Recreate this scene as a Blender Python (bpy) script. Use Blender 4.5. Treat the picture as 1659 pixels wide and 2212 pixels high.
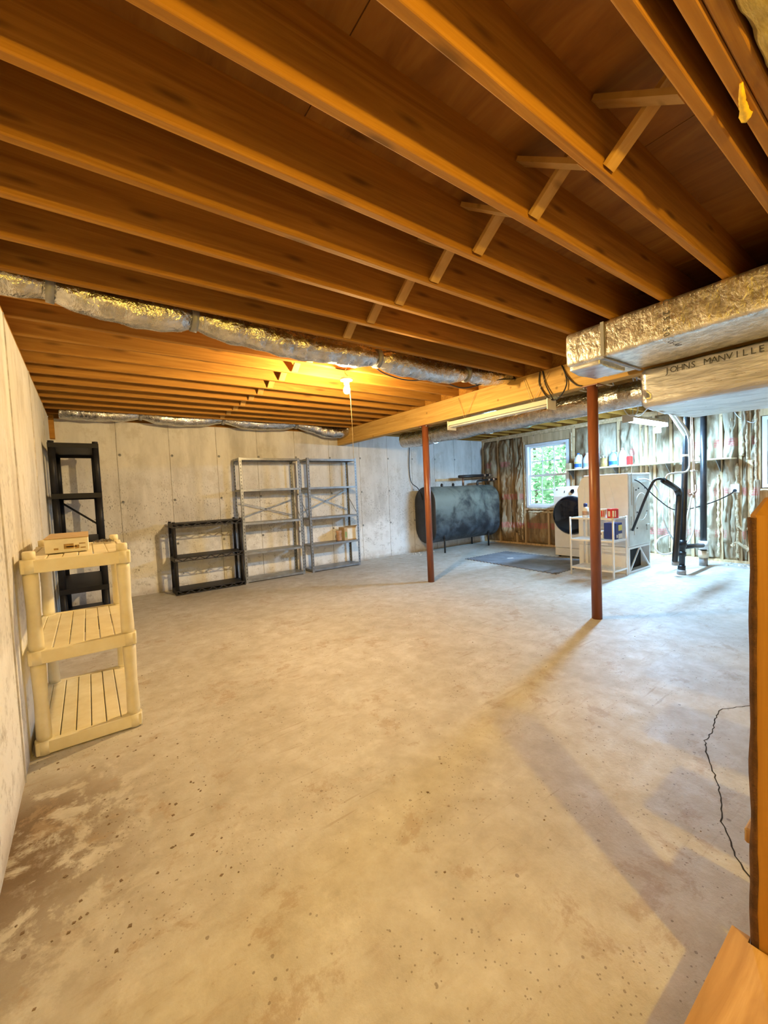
import bpy, bmesh, math, random
from mathutils import Vector, Matrix, noise
random.seed(7)
for o in list(bpy.data.objects): bpy.data.objects.remove(o)
scene = bpy.context.scene
COL = scene.collection

# ------------------------------------------------------------------ camera
IW, IH, FPX = 1659.0, 2212.0, 888.88
yaw, pitch, roll = math.radians(35.7589), math.radians(2.7088), math.radians(2.5955)
F = Vector((math.sin(yaw)*math.cos(pitch), math.cos(yaw)*math.cos(pitch), -math.sin(pitch)))
Rt = Vector((math.cos(yaw), -math.sin(yaw), 0)); Dn = F.cross(Rt)
cr, sr = math.cos(roll), math.sin(roll)
right = Rt*cr + Dn*sr; down = Rt*(-sr) + Dn*cr
cam_d = bpy.data.cameras.new('camera'); cam = bpy.data.objects.new('camera', cam_d); COL.objects.link(cam)
m = Matrix((right, -down, -F)).transposed().to_4x4(); m.translation = (0, 0, 1.26)
cam.matrix_world = m
cam_d.sensor_fit = 'VERTICAL'; cam_d.sensor_height = 24.0; cam_d.lens = 24.0*FPX/IH
cam_d.clip_start = 0.02; cam_d.clip_end = 200
scene.camera = cam

# ------------------------------------------------------------------ world (overcast daylight outside the windows)
w = bpy.data.worlds.new('overcast_sky'); scene.world = w; w.use_nodes = True
bg = w.node_tree.nodes['Background']; bg.inputs['Color'].default_value = (0.80, 0.93, 1.0, 1); bg.inputs['Strength'].default_value = 5.5

# ------------------------------------------------------------------ exposure
vs = scene.view_settings
vs.view_transform = 'Standard'; vs.look = 'None'; vs.gamma = 1.0; vs.use_curve_mapping = False; vs.exposure = 0.0
scene.cycles.max_bounces = 8; scene.cycles.diffuse_bounces = 6; scene.cycles.glossy_bounces = 4; scene.cycles.transparent_max_bounces = 8
BULB_W, BULB2_W, TUBE_W = 185.0, 100.0, 290.0
WARM = (1.0, 0.70, 0.32); WARM2 = (1.0, 0.64, 0.07); COOL = (0.48, 0.88, 1.36)

# ------------------------------------------------------------------ materials
MATS = {}
class N:
    def __init__(s, name):
        s.m = bpy.data.materials.new(name); s.m.use_nodes = True; s.t = s.m.node_tree
        s.b = s.t.nodes['Principled BSDF']; s.out = s.t.nodes['Material Output']; MATS[name] = s.m
        s.tc = s.t.nodes.new('ShaderNodeTexCoord')
    def l(s, a, b): s.t.links.new(a, b)
    def coord(s, scale=(1, 1, 1), kind='Object', rot=(0, 0, 0), loc=(0, 0, 0)):
        mp = s.t.nodes.new('ShaderNodeMapping'); mp.inputs['Scale'].default_value = scale
        mp.inputs['Rotation'].default_value = rot; mp.inputs['Location'].default_value = loc
        if kind == 'World':
            g = s.t.nodes.new('ShaderNodeNewGeometry'); s.l(g.outputs['Position'], mp.inputs['Vector'])
        else: s.l(s.tc.outputs[kind], mp.inputs['Vector'])
        return mp.outputs['Vector']
    def noise(s, vec, scale=5, detail=5, rough=.6, dist=0):
        x = s.t.nodes.new('ShaderNodeTexNoise'); s.l(vec, x.inputs['Vector'])
        x.inputs['Scale'].default_value = scale; x.inputs['Detail'].default_value = detail
        x.inputs['Roughness'].default_value = rough; x.inputs['Distortion'].default_value = dist
        return x.outputs['Fac']
    def ramp(s, fac, stops):
        r = s.t.nodes.new('ShaderNodeValToRGB'); s.l(fac, r.inputs['Fac']); e = r.color_ramp.elements
        while len(e) < len(stops): e.new(0.5)
        for i, (p, c) in enumerate(stops):
            e[i].position = p; e[i].color = (*c, 1) if len(c) == 3 else c
        return r.outputs['Color']
    def val(s, fac, a, b, lo=0., hi=1.):
        r = s.t.nodes.new('ShaderNodeMapRange'); s.l(fac, r.inputs['Value'])
        for k, v in zip(('From Min', 'From Max', 'To Min', 'To Max'), (a, b, lo, hi)): r.inputs[k].default_value = v
        return r.outputs['Result']
    def mix(s, fac, a, b, mode='MIX'):
        x = s.t.nodes.new('ShaderNodeMix'); x.data_type = 'RGBA'; x.blend_type = mode
        if isinstance(fac, (int, float)): x.inputs[0].default_value = fac
        else: s.l(fac, x.inputs[0])
        for i, c in ((6, a), (7, b)):
            if isinstance(c, tuple): x.inputs[i].default_value = (*c, 1)
            else: s.l(c, x.inputs[i])
        return x.outputs[2]
    def math(s, op, a, b=None):
        x = s.t.nodes.new('ShaderNodeMath'); x.operation = op
        for i, c in ((0, a), (1, b)):
            if c is None: continue
            if isinstance(c, (int, float)): x.inputs[i].default_value = c
            else: s.l(c, x.inputs[i])
        return x.outputs[0]
    def sep(s, vec):
        x = s.t.nodes.new('ShaderNodeSeparateXYZ'); s.l(vec, x.inputs[0]); return x.outputs
    def col(s, c):
        if isinstance(c, tuple): s.b.inputs['Base Color'].default_value = (*c, 1)
        else: s.l(c, s.b.inputs['Base Color'])
    def rough(s, r):
        if isinstance(r, (int, float)): s.b.inputs['Roughness'].default_value = r
        else: s.l(r, s.b.inputs['Roughness'])
    def bump(s, h, strength=.3, dist=.01):
        x = s.t.nodes.new('ShaderNodeBump'); x.inputs['Strength'].default_value = strength; x.inputs['Distance'].default_value = dist
        s.l(h, x.inputs['Height']); s.l(x.outputs[0], s.b.inputs['Normal'])

def plain(name, c, rough=.6, metal=0., var=.12, scale=12, bump=0.0, spec=None):
    k = N(name); v = k.coord()
    f = k.noise(v, scale, 4)
    k.col(k.mix(k.val(f, .35, .7), tuple(x*(1-var) for x in c), tuple(min(1, x*(1+var)) for x in c)))
    k.rough(rough); k.b.inputs['Metallic'].default_value = metal
    if spec is not None: k.b.inputs['Specular IOR Level'].default_value = spec
    if bump: k.bump(k.noise(v, scale*6, 3), bump, .004)
    return k.m

# concrete floor
k = N('concrete_floor'); P = k.coord(kind='World')
big = k.noise(P, 1.1, 7, .62, .2); mid = k.noise(P, 7.5, 9, .70, .2); fine = k.noise(P, 70, 4, .7)
c0 = k.ramp(mid, [(.28, (.43, .395, .335)), (.46, (.51, .48, .42)), (.60, (.57, .55, .505)), (.8, (.65, .635, .60))])
c1 = k.mix(k.val(big, .34, .66), (.84, .82, .78), (1.05, 1.05, 1.06)); c = k.mix(1.0, c0, c1, 'MULTIPLY')
streak = k.noise(k.coord((4.5, 15, 1), 'World', (0, 0, .45)), 1.0, 8, .68, .25)          # trowel / drag marks
c = k.mix(k.math('MULTIPLY', k.val(streak, .55, .70, 0, .7), k.val(big, .46, .58)), c, (.36, .27, .18))
sx, sy, sz = k.sep(P)
near = k.math('MULTIPLY', k.val(sx, .22, -.22), k.math('MULTIPLY', k.val(sy, 2.55, 2.2), k.val(sy, 1.15, 1.85)))   # dirt washed in along the left wall
stain = k.noise(P, 5.5, 9, .72, .3)
c = k.mix(k.math('MULTIPLY', near, k.val(stain, .43, .51)), c, (.17, .115, .068))
st2 = k.noise(k.coord((1, 1, 1), 'World', loc=(7, 3, 0)), 3.2, 10, .76, .3)
c = k.mix(k.val(st2, .565, .62, 0, .6), c, (.36, .265, .17))
scr = k.noise(k.coord((2.2, 38, 1), 'World', (0, 0, .62), (3, 1, 0)), 1.0, 6, .6, .5)                     # fine scratches
c = k.mix(k.math('MULTIPLY', k.val(scr, .60, .66, 0, .55), k.val(k.noise(P, 1.6, 4), .48, .58)), c, (.33, .25, .17))
for sc_, th_, gate, seed_ in ((13, .085, .54, 0), (27, .11, .53, 5), (55, .15, .52, 9)):
    spk = k.t.nodes.new('ShaderNodeTexVoronoi'); k.l(k.coord((1, 1, 1), 'World', (0, 0, .3*seed_), (seed_, 2*seed_, 0)), spk.inputs['Vector']); spk.inputs['Scale'].default_value = sc_
    dd = k.math('ADD', spk.outputs['Distance'], k.val(k.noise(P, sc_*2.5, 3), .2, .8, -.06, .06))
    sp = k.math('MULTIPLY', k.math('LESS_THAN', dd, th_), k.math('GREATER_THAN', k.noise(k.coord((1, 1, 1), 'World', loc=(seed_*3, 1, 0)), 2.6, 5, .65), gate))
    c = k.mix(k.math('MULTIPLY', sp, .62), c, (.15, .105, .065))
pale = k.noise(k.coord(kind='World', loc=(2, 9, 0)), 2.6, 8, .72)
c = k.mix(k.val(pale, .58, .72, 0, .5), c, (.74, .72, .68))
k.col(c); k.rough(k.val(mid, .3, .7, .62, .48)); k.bump(k.math('ADD', fine, k.math('MULTIPLY', mid, 2.)), .22, .006)

def concrete_wall(name, axis):
    k = N(name); P = k.coord(kind='World'); sx, sy, sz = k.sep(P)
    stretch = (1, 1, .35)
    a = k.noise(k.coord((1.1, 1.1, .5), 'World'), 1.6, 7, .65, .3); b = k.noise(k.coord((6, 6, .8), 'World'), 1.5, 6, .65); f = k.noise(P, 45, 4, .7)
    c = k.ramp(a, [(.30, (.44, .42, .38)), (.5, (.61, .59, .55)), (.7, (.73, .72, .69))])
    c = k.mix(k.val(b, .42, .68, 0, .55), c, (.76, .74, .70))
    # honeycomb pits lower down
    v = k.t.nodes.new('ShaderNodeTexVoronoi'); k.l(k.coord((1, 1, .55), 'World'), v.inputs['Vector']); v.inputs['Scale'].default_value = 48
    pit = k.math('MULTIPLY', k.val(v.outputs['Distance'], .40, .18), k.val(k.noise(P, 6, 8, .78), .46, .56))
    pit = k.math('MULTIPLY', pit, k.val(sz, 1.9, 1.1))
    c = k.mix(k.math('MULTIPLY', pit, .75), c, (.16, .145, .125))
    # white lime bloom near the foot
    edge = k.math('ADD', sz, k.val(k.noise(k.coord((2.2, 2.2, 2.2), 'World'), 1.3, 5, .65), .2, .8, -.35, .35))
    eff = k.math('MULTIPLY', k.math('MULTIPLY', k.val(edge, .74, .50), k.val(sz, .02, .06)), k.val(k.noise(P, 9, 8, .8), .38, .47))
    patch = k.noise(k.coord((1, 1, .8), 'World', loc=(4, 0, 2)), 3.2, 9, .76)
    c = k.mix(k.val(patch, .53, .61, 0, .45), c, (.46, .42, .35))
    c = k.mix(k.math('MULTIPLY', eff, .9), c, (.88, .87, .84))
    low = k.math('MULTIPLY', k.val(sz, .17, .06), k.val(k.noise(P, 5, 5), .35, .6))
    c = k.mix(k.math('MULTIPLY', low, .4), c, (.40, .31, .21))
    k.col(c); k.rough(.85); k.bump(k.math('ADD', f, k.math('MULTIPLY', pit, -1.5)), .35, .006)
    return k.m
concrete_wall('concrete_wall', 0)
plain('seam_concrete', (.42, .39, .34), .9, 0, .3)

def wood(name, dark, mid, light, scale=(1.2, 26, 26), rough=.75, knots=True, kind='Object', bump=.15):
    k = N(name); v = k.coord(scale, kind)
    oi = k.t.nodes.new('ShaderNodeObjectInfo')
    add = k.t.nodes.new('ShaderNodeVectorMath'); add.operation = 'ADD'; k.l(v, add.inputs[0])
    sc = k.math('MULTIPLY', oi.outputs['Random'], 37.0)
    cb = k.t.nodes.new('ShaderNodeCombineXYZ')
    for i in range(3): k.l(sc, cb.inputs[i])
    k.l(cb.outputs[0], add.inputs[1])
    g = k.noise(add.outputs[0], 1.0, 7, .62, 1.2); h = k.noise(add.outputs[0], .25, 3)
    c = k.ramp(g, [(.28, dark), (.5, mid), (.74, light)])
    tone = k.math('ADD', k.val(oi.outputs['Random'], 0, 1, .80, 1.08), k.val(h, .3, .7, -.14, .14))
    cc = k.t.nodes.new('ShaderNodeCombineColor')
    for i in range(3): k.l(tone, cc.inputs[i])
    c = k.mix(1., c, cc.outputs[0], 'MULTIPLY')
    if knots:
        vk = k.t.nodes.new('ShaderNodeTexVoronoi'); k.l(k.coord((1.6, 7, 7), kind), vk.inputs['Vector']); vk.inputs['Scale'].default_value = 1.3
        kn = k.val(vk.outputs['Distance'], .17, .06)
        c = k.mix(k.math('MULTIPLY', kn, .7), c, tuple(x*.4 for x in dark))
    k.col(c); k.rough(rough); k.b.inputs['Specular IOR Level'].default_value = .25; k.bump(g, bump, .004)
    return k.m
wood('joist_wood', (.27, .115, .016), (.36, .165, .024), (.47, .235, .042))
wood('beam_wood', (.42, .24, .06), (.56, .34, .10), (.66, .43, .15), scale=(26, 1.2, 26))
wood('stud_wood', (.50, .34, .17), (.66, .47, .26), (.78, .60, .38), scale=(26, 26, 1.2))
wood('newel_wood', (.35, .16, .028), (.41, .20, .036), (.47, .245, .05), scale=(20, 20, 1.2))
wood('plywood_tread', (.42, .24, .10), (.60, .38, .18), (.74, .52, .29), scale=(1.5, 16, 16))
wood('deck_plywood', (.20, .080, .014), (.29, .125, .022), (.37, .18, .035), scale=(7, 1.2, 7), knots=True)
wood('bridging_wood', (.40, .21, .05), (.52, .30, .085), (.62, .39, .13), scale=(9, 3, 3))
wood('shelf_board', (.62, .48, .28), (.76, .62, .40), (.86, .74, .54), scale=(20, 1.2, 20), knots=False)

def foil(name, c=(.80, .80, .80), crinkle=1.0, scrim=False, rough=.22, run=(9, 2.2, 9)):
    k = N(name); v = k.coord()
    a = k.noise(k.coord(run), 1.6, 5, .6, .3); b = k.noise(k.coord(tuple(q*3.2 for q in run)), 1.5, 3, .55, .4)
    h = k.math('ADD', a, k.math('MULTIPLY', b, .22))
    if scrim:
        x, y, z = k.sep(v)
        g = k.math('MAXIMUM', k.math('GREATER_THAN', k.math('FRACT', k.math('MULTIPLY', y, 48.)), .80), k.math('GREATER_THAN', k.math('FRACT', k.math('MULTIPLY', z, 48.)), .80))
        h = k.math('ADD', h, k.math('MULTIPLY', g, .09))
    k.col(k.mix(k.val(a, .35, .65), tuple(x*.66 for x in c), c)); k.rough(k.val(b, .3, .7, rough-.06, rough+.10)); k.b.inputs['Metallic'].default_value = 1.0
    k.bump(h, .5*crinkle, .03)
    return k.m
foil('foil_trunk', (.92, .88, .78), .9, True, .37, (9, 9, 6))
foil('foil_wrap', (.84, .84, .83), .9, False, .33, (13, 1.8, 13))
foil('foil_flex', (.72, .72, .72), 1.1, False, .2, (10, 9, 9))
foil('foil_tape', (.55, .55, .55), .3, False, .3)
plain('grey_tape', (.30, .30, .31), .5, .3)
plain('print_ink', (.05, .05, .05), .8)

k = N('kraft_paper'); P = k.coord(kind='World'); sx, sy, sz = k.sep(P)
a = k.noise(k.coord((7, 7, 1.6), 'World'), 1.6, 6, .65, .5); f = k.noise(P, 30, 4)
kg = k.ramp(a, [(.28, (.23, .18, .11)), (.5, (.39, .32, .215)), (.72, (.53, .46, .34))]); kb = k.ramp(a, [(.28, (.17, .105, .045)), (.5, (.30, .20, .10)), (.72, (.44, .33, .19))])
c = k.mix(k.val(k.math('ADD', sy, k.val(k.noise(P, 2., 3), .2, .8, -.6, .6)), 3.6, 4.6), kg, kb)
bands = None
for z0 in (1.70, .98, .36):
    bnd = k.math('MULTIPLY', k.math('GREATER_THAN', sz, z0), k.math('LESS_THAN', sz, z0+.12)); bands = bnd if bands is None else k.math('ADD', bands, bnd)
brk = k.t.nodes.new('ShaderNodeTexBrick'); k.l(k.coord((1, 1, 1), 'World', (math.pi/2, 0, math.pi/2)), brk.inputs['Vector'])
brk.inputs['Scale'].default_value = 1; brk.inputs['Brick Width'].default_value = .035; brk.inputs['Row Height'].default_value = .04; brk.inputs['Mortar Size'].default_value = .006
ink = k.math('MULTIPLY', bands, k.math('SUBTRACT', 1., k.math('MULTIPLY', brk.outputs['Fac'], .7)))
ink = k.math('MULTIPLY', ink, k.math('GREATER_THAN', k.noise(k.coord((1, 1, .2), 'World', loc=(0, 4, 0)), 1.9, 2), .52))
c = k.mix(k.math('MULTIPLY', ink, .75), c, (.50, .13, .12))
k.col(c); k.rough(.55); k.bump(k.math('ADD', a, k.math('MULTIPLY', f, .3)), .5, .02)

k = N('spray_foam'); v = k.coord(); f = k.noise(v, 38, 5, .7)
k.col(k.ramp(f, [(.3, (.46, .30, .15)), (.5, (.70, .54, .33)), (.7, (.84, .74, .55))])); k.rough(.8); k.bump(f, .8, .02)
k = N('yellow_insulation'); v = k.coord((1, 6, 6)); f = k.noise(v, 14, 6, .75)
k.col(k.ramp(f, [(.3, (.50, .33, .07)), (.55, (.75, .56, .16)), (.75, (.86, .72, .34))])); k.rough(.95); k.bump(f, 1., .03)

k = N('tank_paint'); v = k.coord(); a = k.noise(v, 2.6, 6, .6, .5); b = k.noise(v, 9, 5, .7)
x, y, z = k.sep(v)
dust = k.math('MULTIPLY', k.val(z, .45, 1.05), k.val(a, .34, .56))
c = k.mix(k.val(a, .42, .68), (.012, .015, .020), (.085, .105, .12))
c = k.mix(k.math('MULTIPLY', dust, .7), c, (.27, .28, .22))
k.col(c); k.rough(k.val(b, .3, .7, .40, .62)); k.bump(b, .08, .004)
k = N('tank_end'); v = k.coord(); a = k.noise(v, 5, 5)
c = k.mix(k.val(a, .4, .7), (.012, .012, .014), (.03, .03, .032)); k.col(c); k.rough(.55)

k = N('red_oxide_paint'); v = k.coord((14, 14, 2)); a = k.noise(v, 1, 5, .6)
k.col(k.ramp(a, [(.3, (.17, .050, .022)), (.6, (.26, .085, .036)), (.8, (.36, .14, .06))])); k.rough(.38)

def cream():
    k = N('cream_plastic'); v = k.coord(); a = k.noise(v, 7, 5, .6)
    k.col(k.mix(k.val(a, .35, .7), (.74, .65, .42), (.86, .80, .60))); k.rough(.5)
    k2 = N('cream_plastic_slotted'); v = k2.coord(); a = k2.noise(v, 7, 5, .6); x, y, z = k2.sep(v)
    s = k2.math('MULTIPLY', k2.math('LESS_THAN', k2.math('FRACT', k2.math('MULTIPLY', y, 90.)), .42), k2.math('LESS_THAN', k2.math('FRACT', k2.math('MULTIPLY', x, 130.)), .62))
    c = k2.mix(k2.val(a, .35, .7), (.70, .61, .38), (.84, .77, .56))
    k2.col(c); k2.rough(.55); k2.bump(s, -.6, .003)
cream()
plain('dark_plastic', (.010, .010, .013), .5, 0, .3, spec=.25)
plain('black_resin', (.026, .024, .026), .55, 0, .3, spec=.3)
plain('galvanised', (.33, .34, .34), .42, .75, .25, 9, .1)
plain('grey_enamel', (.26, .27, .28), .45, .5, .2)
plain('white_enamel', (.80, .80, .78), .28, 0, .03)
plain('white_plastic', (.82, .82, .80), .45, 0, .04)
plain('offwhite_metal', (.78, .74, .62), .4, 0, .06)
plain('white_wire', (.80, .79, .75), .4, 0, .04)
plain('black_gloss', (.006, .006, .008), .08, 0, .1)
plain('black_rubber', (.012, .012, .013), .5, 0, .2)
plain('black_pipe', (.018, .018, .019), .35, 0, .3)
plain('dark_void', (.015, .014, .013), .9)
plain('chrome', (.75, .75, .76), .15, 1, .05)
plain('copper', (.50, .33, .22), .4, .8, .3)
plain('sheet_zinc', (.62, .62, .57), .38, .35, .12, 6)
plain('foam_yellow', (.85, .56, .03), .6, 0, .2, 30, .4)
plain('bronze_fitting', (.34, .20, .13), .45, .8, .3)
plain('porcelain', (.85, .83, .78), .3, 0, .03)
plain('brass_wire', (.55, .45, .25), .5, .6, .1)
plain('cardboard', (.50, .36, .20), .8, 0, .12)
plain('white_card', (.80, .76, .66), .7, 0, .08)
plain('brown_ceramic', (.50, .30, .18), .5, 0, .3)
plain('green_print', (.25, .35, .14), .7)
plain('jug_white', (.84, .88, .90), .35, 0, .03)
plain('jug_blue', (.35, .58, .80), .35, 0, .06)
plain('label_blue', (.03, .14, .55), .5, 0, .15)
plain('label_yellow', (.80, .68, .16), .5, 0, .1)
plain('label_red', (.60, .03, .025), .45, 0, .1)
plain('navy_print', (.015, .04, .22), .4, 0, .2)
plain('amber_glass', (.40, .25, .09), .3, 0, .5, 30)
plain('rubber_mat', (.17, .18, .20), .7, 0, .25, 5, .2)
plain('pvc_tan', (.72, .62, .45), .5, 0, .1)
plain('vinyl_white', (.80, .84, .88), .35, 0, .03)
plain('grey_fitting', (.30, .30, .29), .5, 0, .3)
plain('crack_dark', (.03, .026, .02), 1.0)
plain('debris_white', (.75, .70, .60), .9)
plain('debris_brown', (.20, .14, .09), .9)
plain('bark', (.11, .048, .016), .9, 0, .4, 25, .6)
plain('lawn_soil', (.10, .16, .05), .95, 0, .3)
plain('trunk_bark', (.12, .08, .05), .9, 0, .3)

def thin_glass():
    k = N('window_glass'); k.t.nodes.remove(k.b)
    t = k.t.nodes.new('ShaderNodeBsdfTransparent'); g = k.t.nodes.new('ShaderNodeBsdfGlossy'); g.inputs['Roughness'].default_value = .02
    t.inputs['Color'].default_value = (.93, .97, .96, 1)
    mx = k.t.nodes.new('ShaderNodeMixShader'); mx.inputs[0].default_value = .06
    k.l(t.outputs[0], mx.inputs[1]); k.l(g.outputs[0], mx.inputs[2]); k.l(mx.outputs[0], k.out.inputs[0])
thin_glass()
def film():
    k = N('clear_film'); k.t.nodes.remove(k.b)
    t = k.t.nodes.new('ShaderNodeBsdfTransparent'); g = k.t.nodes.new('ShaderNodeBsdfGlossy'); g.inputs['Roughness'].default_value = .15
    mx = k.t.nodes.new('ShaderNodeMixShader'); mx.inputs[0].default_value = .35
    k.l(t.outputs[0], mx.inputs[1]); k.l(g.outputs[0], mx.inputs[2]); k.l(mx.outputs[0], k.out.inputs[0])
film()
def emit(name, c, strength):
    k = N(name); k.col((.9, .9, .9)); k.b.inputs['Emission Color'].default_value = (*c, 1); k.b.inputs['Emission Strength'].default_value = strength; return k.m
k = N('leaf_green'); oi = k.t.nodes.new('ShaderNodeNewGeometry'); f = k.noise(k.coord(kind='World'), 2.5, 4)
k.col(k.ramp(f, [(.3, (.16, .40, .20)), (.5, (.26, .54, .28)), (.7, (.46, .68, .40))])); k.rough(.5)
k.b.inputs['Transmission Weight'].default_value = 0

# ------------------------------------------------------------------ mesh helpers
ORG = {}
def org(o):
    v = Vector((0, 0, 0))
    while o is not None:
        v = v + ORG.get(o.name, Vector((0, 0, 0))); o = o.parent
    return v
class MB:
    def __init__(s): s.v = []; s.f = []; s.sm = []
    def add(s, vs, fs, smooth=False):
        b = len(s.v); s.v += [Vector(x) for x in vs]; s.f += [[i+b for i in q] for q in fs]; s.sm += [smooth]*len(fs); return s
    def box(s, x0, x1, y0, y1, z0, z1):
        vs = [(x, y, z) for z in (z0, z1) for y in (y0, y1) for x in (x0, x1)]
        return s.add(vs, [(0, 2, 3, 1), (4, 5, 7, 6), (0, 1, 5, 4), (2, 6, 7, 3), (0, 4, 6, 2), (1, 3, 7, 5)])
    def bbox(s, x0, x1, y0, y1, z0, z1, r=.01, seg=2):
        bm = bmesh.new(); bmesh.ops.create_cube(bm, size=1)
        for q in bm.verts: q.co = Vector(((x0+x1)/2+q.co.x*(x1-x0), (y0+y1)/2+q.co.y*(y1-y0), (z0+z1)/2+q.co.z*(z1-z0)))
        bmesh.ops.bevel(bm, geom=list(bm.edges), offset=r, segments=seg, profile=.5, affect='EDGES')
        bm.verts.ensure_lookup_table(); bm.verts.index_update()
        s.add([q.co.copy() for q in bm.verts], [[q.index for q in fc.verts] for fc in bm.faces]); bm.free(); return s
    def bar(s, a, b, wd, th, upv=(0, 0, 1)):
        a, b = Vector(a), Vector(b); d = (b-a).normalized(); u = Vector(upv); sd = d.cross(u)
        if sd.length < 1e-4: sd = d.cross(Vector((1, 0, 0)))
        sd.normalize(); u = sd.cross(d).normalized(); vs = []
        for p in (a, b):
            for i, j in ((-1, -1), (1, -1), (1, 1), (-1, 1)): vs.append(p+sd*(i*wd/2)+u*(j*th/2))
        return s.add(vs, [(3, 2, 1, 0), (4, 5, 6, 7), (0, 1, 5, 4), (1, 2, 6, 5), (2, 3, 7, 6), (3, 0, 4, 7)])
    def cyl(s, a, b, r, n=14, r2=None, smooth=True):
        a, b = Vector(a), Vector(b); d = (b-a).normalized(); t = Vector((0, 0, 1)) if abs(d.z) < .9 else Vector((1, 0, 0))
        u = d.cross(t).normalized(); w_ = d.cross(u); r2 = r if r2 is None else r2; vs = []
        for p, rr in ((a, r), (b, r2)):
            for i in range(n):
                t_ = 2*math.pi*i/n; vs.append(p+(u*math.cos(t_)+w_*math.sin(t_))*rr)
        s.add(vs, [(i, i+n, (i+1) % n+n, (i+1) % n) for i in range(n)], smooth)
        b0 = len(s.v)-2*n
        s.f += [[b0+i for i in range(n)], [b0+n+i for i in reversed(range(n))]]; s.sm += [False, False]; return s
    def tube(s, pts, r, n=8, sub=6, rf=None, smooth=True, closed=False):
        P = [Vector(p) for p in pts]
        if sub > 1 and len(P) > 2:
            Q = []
            for i in range(len(P)-1):
                p0 = P[max(i-1, 0)]; p1 = P[i]; p2 = P[i+1]; p3 = P[min(i+2, len(P)-1)]
                for j in range(sub):
                    t = j/sub; Q.append(.5*((2*p1)+(p2-p0)*t+(2*p0-5*p1+4*p2-p3)*t*t+(3*p1-p0-3*p2+p3)*t**3))
            Q.append(P[-1]); P = Q
        vs = []; u = None
        for i, p in enumerate(P):
            d = (P[min(i+1, len(P)-1)]-P[max(i-1, 0)]).normalized()
            if u is None:
                t = Vector((0, 0, 1)) if abs(d.z) < .9 else Vector((1, 0, 0)); u = d.cross(t).normalized()
            u = (u-d*u.dot(d)).normalized(); w_ = d.cross(u)
            for j in range(n):
                a = 2*math.pi*j/n; rr = r if rf is None else rf(i/(len(P)-1), a, p)
                vs.append(p+(u*math.cos(a)+w_*math.sin(a))*rr)
        m_ = len(P)
        fs = [(i*n+j, (i+1)*n+j, (i+1)*n+(j+1) % n, i*n+(j+1) % n) for i in range(m_-1) for j in range(n)]
        s.add(vs, fs, smooth); b0 = len(s.v)-m_*n
        s.f += [[b0+j for j in range(n)], [b0+(m_-1)*n+j for j in reversed(range(n))]]; s.sm += [False, False]; return s
    def lathe(s, prof, c, axis='z', n=24, smooth=True):
        c = Vector(c); vs = []
        for r, h in prof:
            for j in range(n):
                a = 2*math.pi*j/n; x, y = r*math.cos(a), r*math.sin(a)
                vs.append(c+Vector({'z': (x, y, h), 'x': (h, x, y), 'y': (y, h, x)}[axis]))
        k_ = len(prof)
        s.add(vs, [(i*n+j, i*n+(j+1) % n, (i+1)*n+(j+1) % n, (i+1)*n+j) for i in range(k_-1) for j in range(n)], smooth)
        b0 = len(s.v)-k_*n
        s.f += [[b0+j for j in reversed(range(n))], [b0+(k_-1)*n+j for j in range(n)]]; s.sm += [False, False]; return s
    def prism(s, pts, a, b, axis='y', smooth=False):
        n = len(pts); vs = []
        for h in (a, b):
            for p, q in pts: vs.append({'y': (p, h, q), 'x': (h, p, q), 'z': (p, q, h)}[axis])
        return s._pr(vs, n, smooth)
    def _pr(s, vs, n, smooth):
        s.add(vs, [(i, (i+1) % n, (i+1) % n+n, i+n) for i in range(n)], smooth); b0 = len(s.v)-2*n
        s.f += [[b0+i for i in reversed(range(n))], [b0+n+i for i in range(n)]]; s.sm += [False, False]; return s
    def mesh(s, name, mat, o=Vector((0, 0, 0))):
        me = bpy.data.meshes.new(name); me.from_pydata([v-o for v in s.v], [], s.f)
        if isinstance(mat, str): mat = MATS[mat]
        me.materials.append(mat)
        for p, q in zip(me.polygons, s.sm): p.use_smooth = q
        bm = bmesh.new(); bm.from_mesh(me); bmesh.ops.recalc_face_normals(bm, faces=bm.faces); bm.to_mesh(me); bm.free()
        me.update(); return me
    def build(s, name, mat, parent=None, loc=None, label=None):
        base = org(parent) if parent else Vector((0, 0, 0))
        if loc is None and parent is None:
            xs = [v.x for v in s.v]; ys = [v.y for v in s.v]; zs = [v.z for v in s.v]
            loc = Vector(((min(xs)+max(xs))/2, (min(ys)+max(ys))/2, min(zs)))
        rel = Vector(loc)-base if loc is not None else Vector((0, 0, 0))
        o = bpy.data.objects.new(name, s.mesh(name, mat, base+rel)); COL.objects.link(o)
        o.parent = parent; o.location = rel; ORG[o.name] = rel
        if label: o['label'] = label
        return o
def thing(name, label, cat, loc=(0, 0, 0), group=None):
    o = bpy.data.objects.new(name, None); COL.objects.link(o); o.empty_display_size = .05
    o.location = loc; ORG[o.name] = Vector(loc); o['label'] = label; o['category'] = cat
    if group: o['group'] = group
    return o
def tag(o, label, cat, group=None):
    o['label'] = label; o['category'] = cat
    if group: o['group'] = group
    return o
def struct(o, label=None, cat=None):
    o['kind'] = 'structure'
    if label: o['label'] = label
    if cat: o['category'] = cat
    return o
def dup(src, parent, loc=None):
    o = src.copy(); COL.objects.link(o); o.parent = parent
    if loc is not None: o.location = loc
    ORG[o.name] = Vector(o.location); return o
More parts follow.
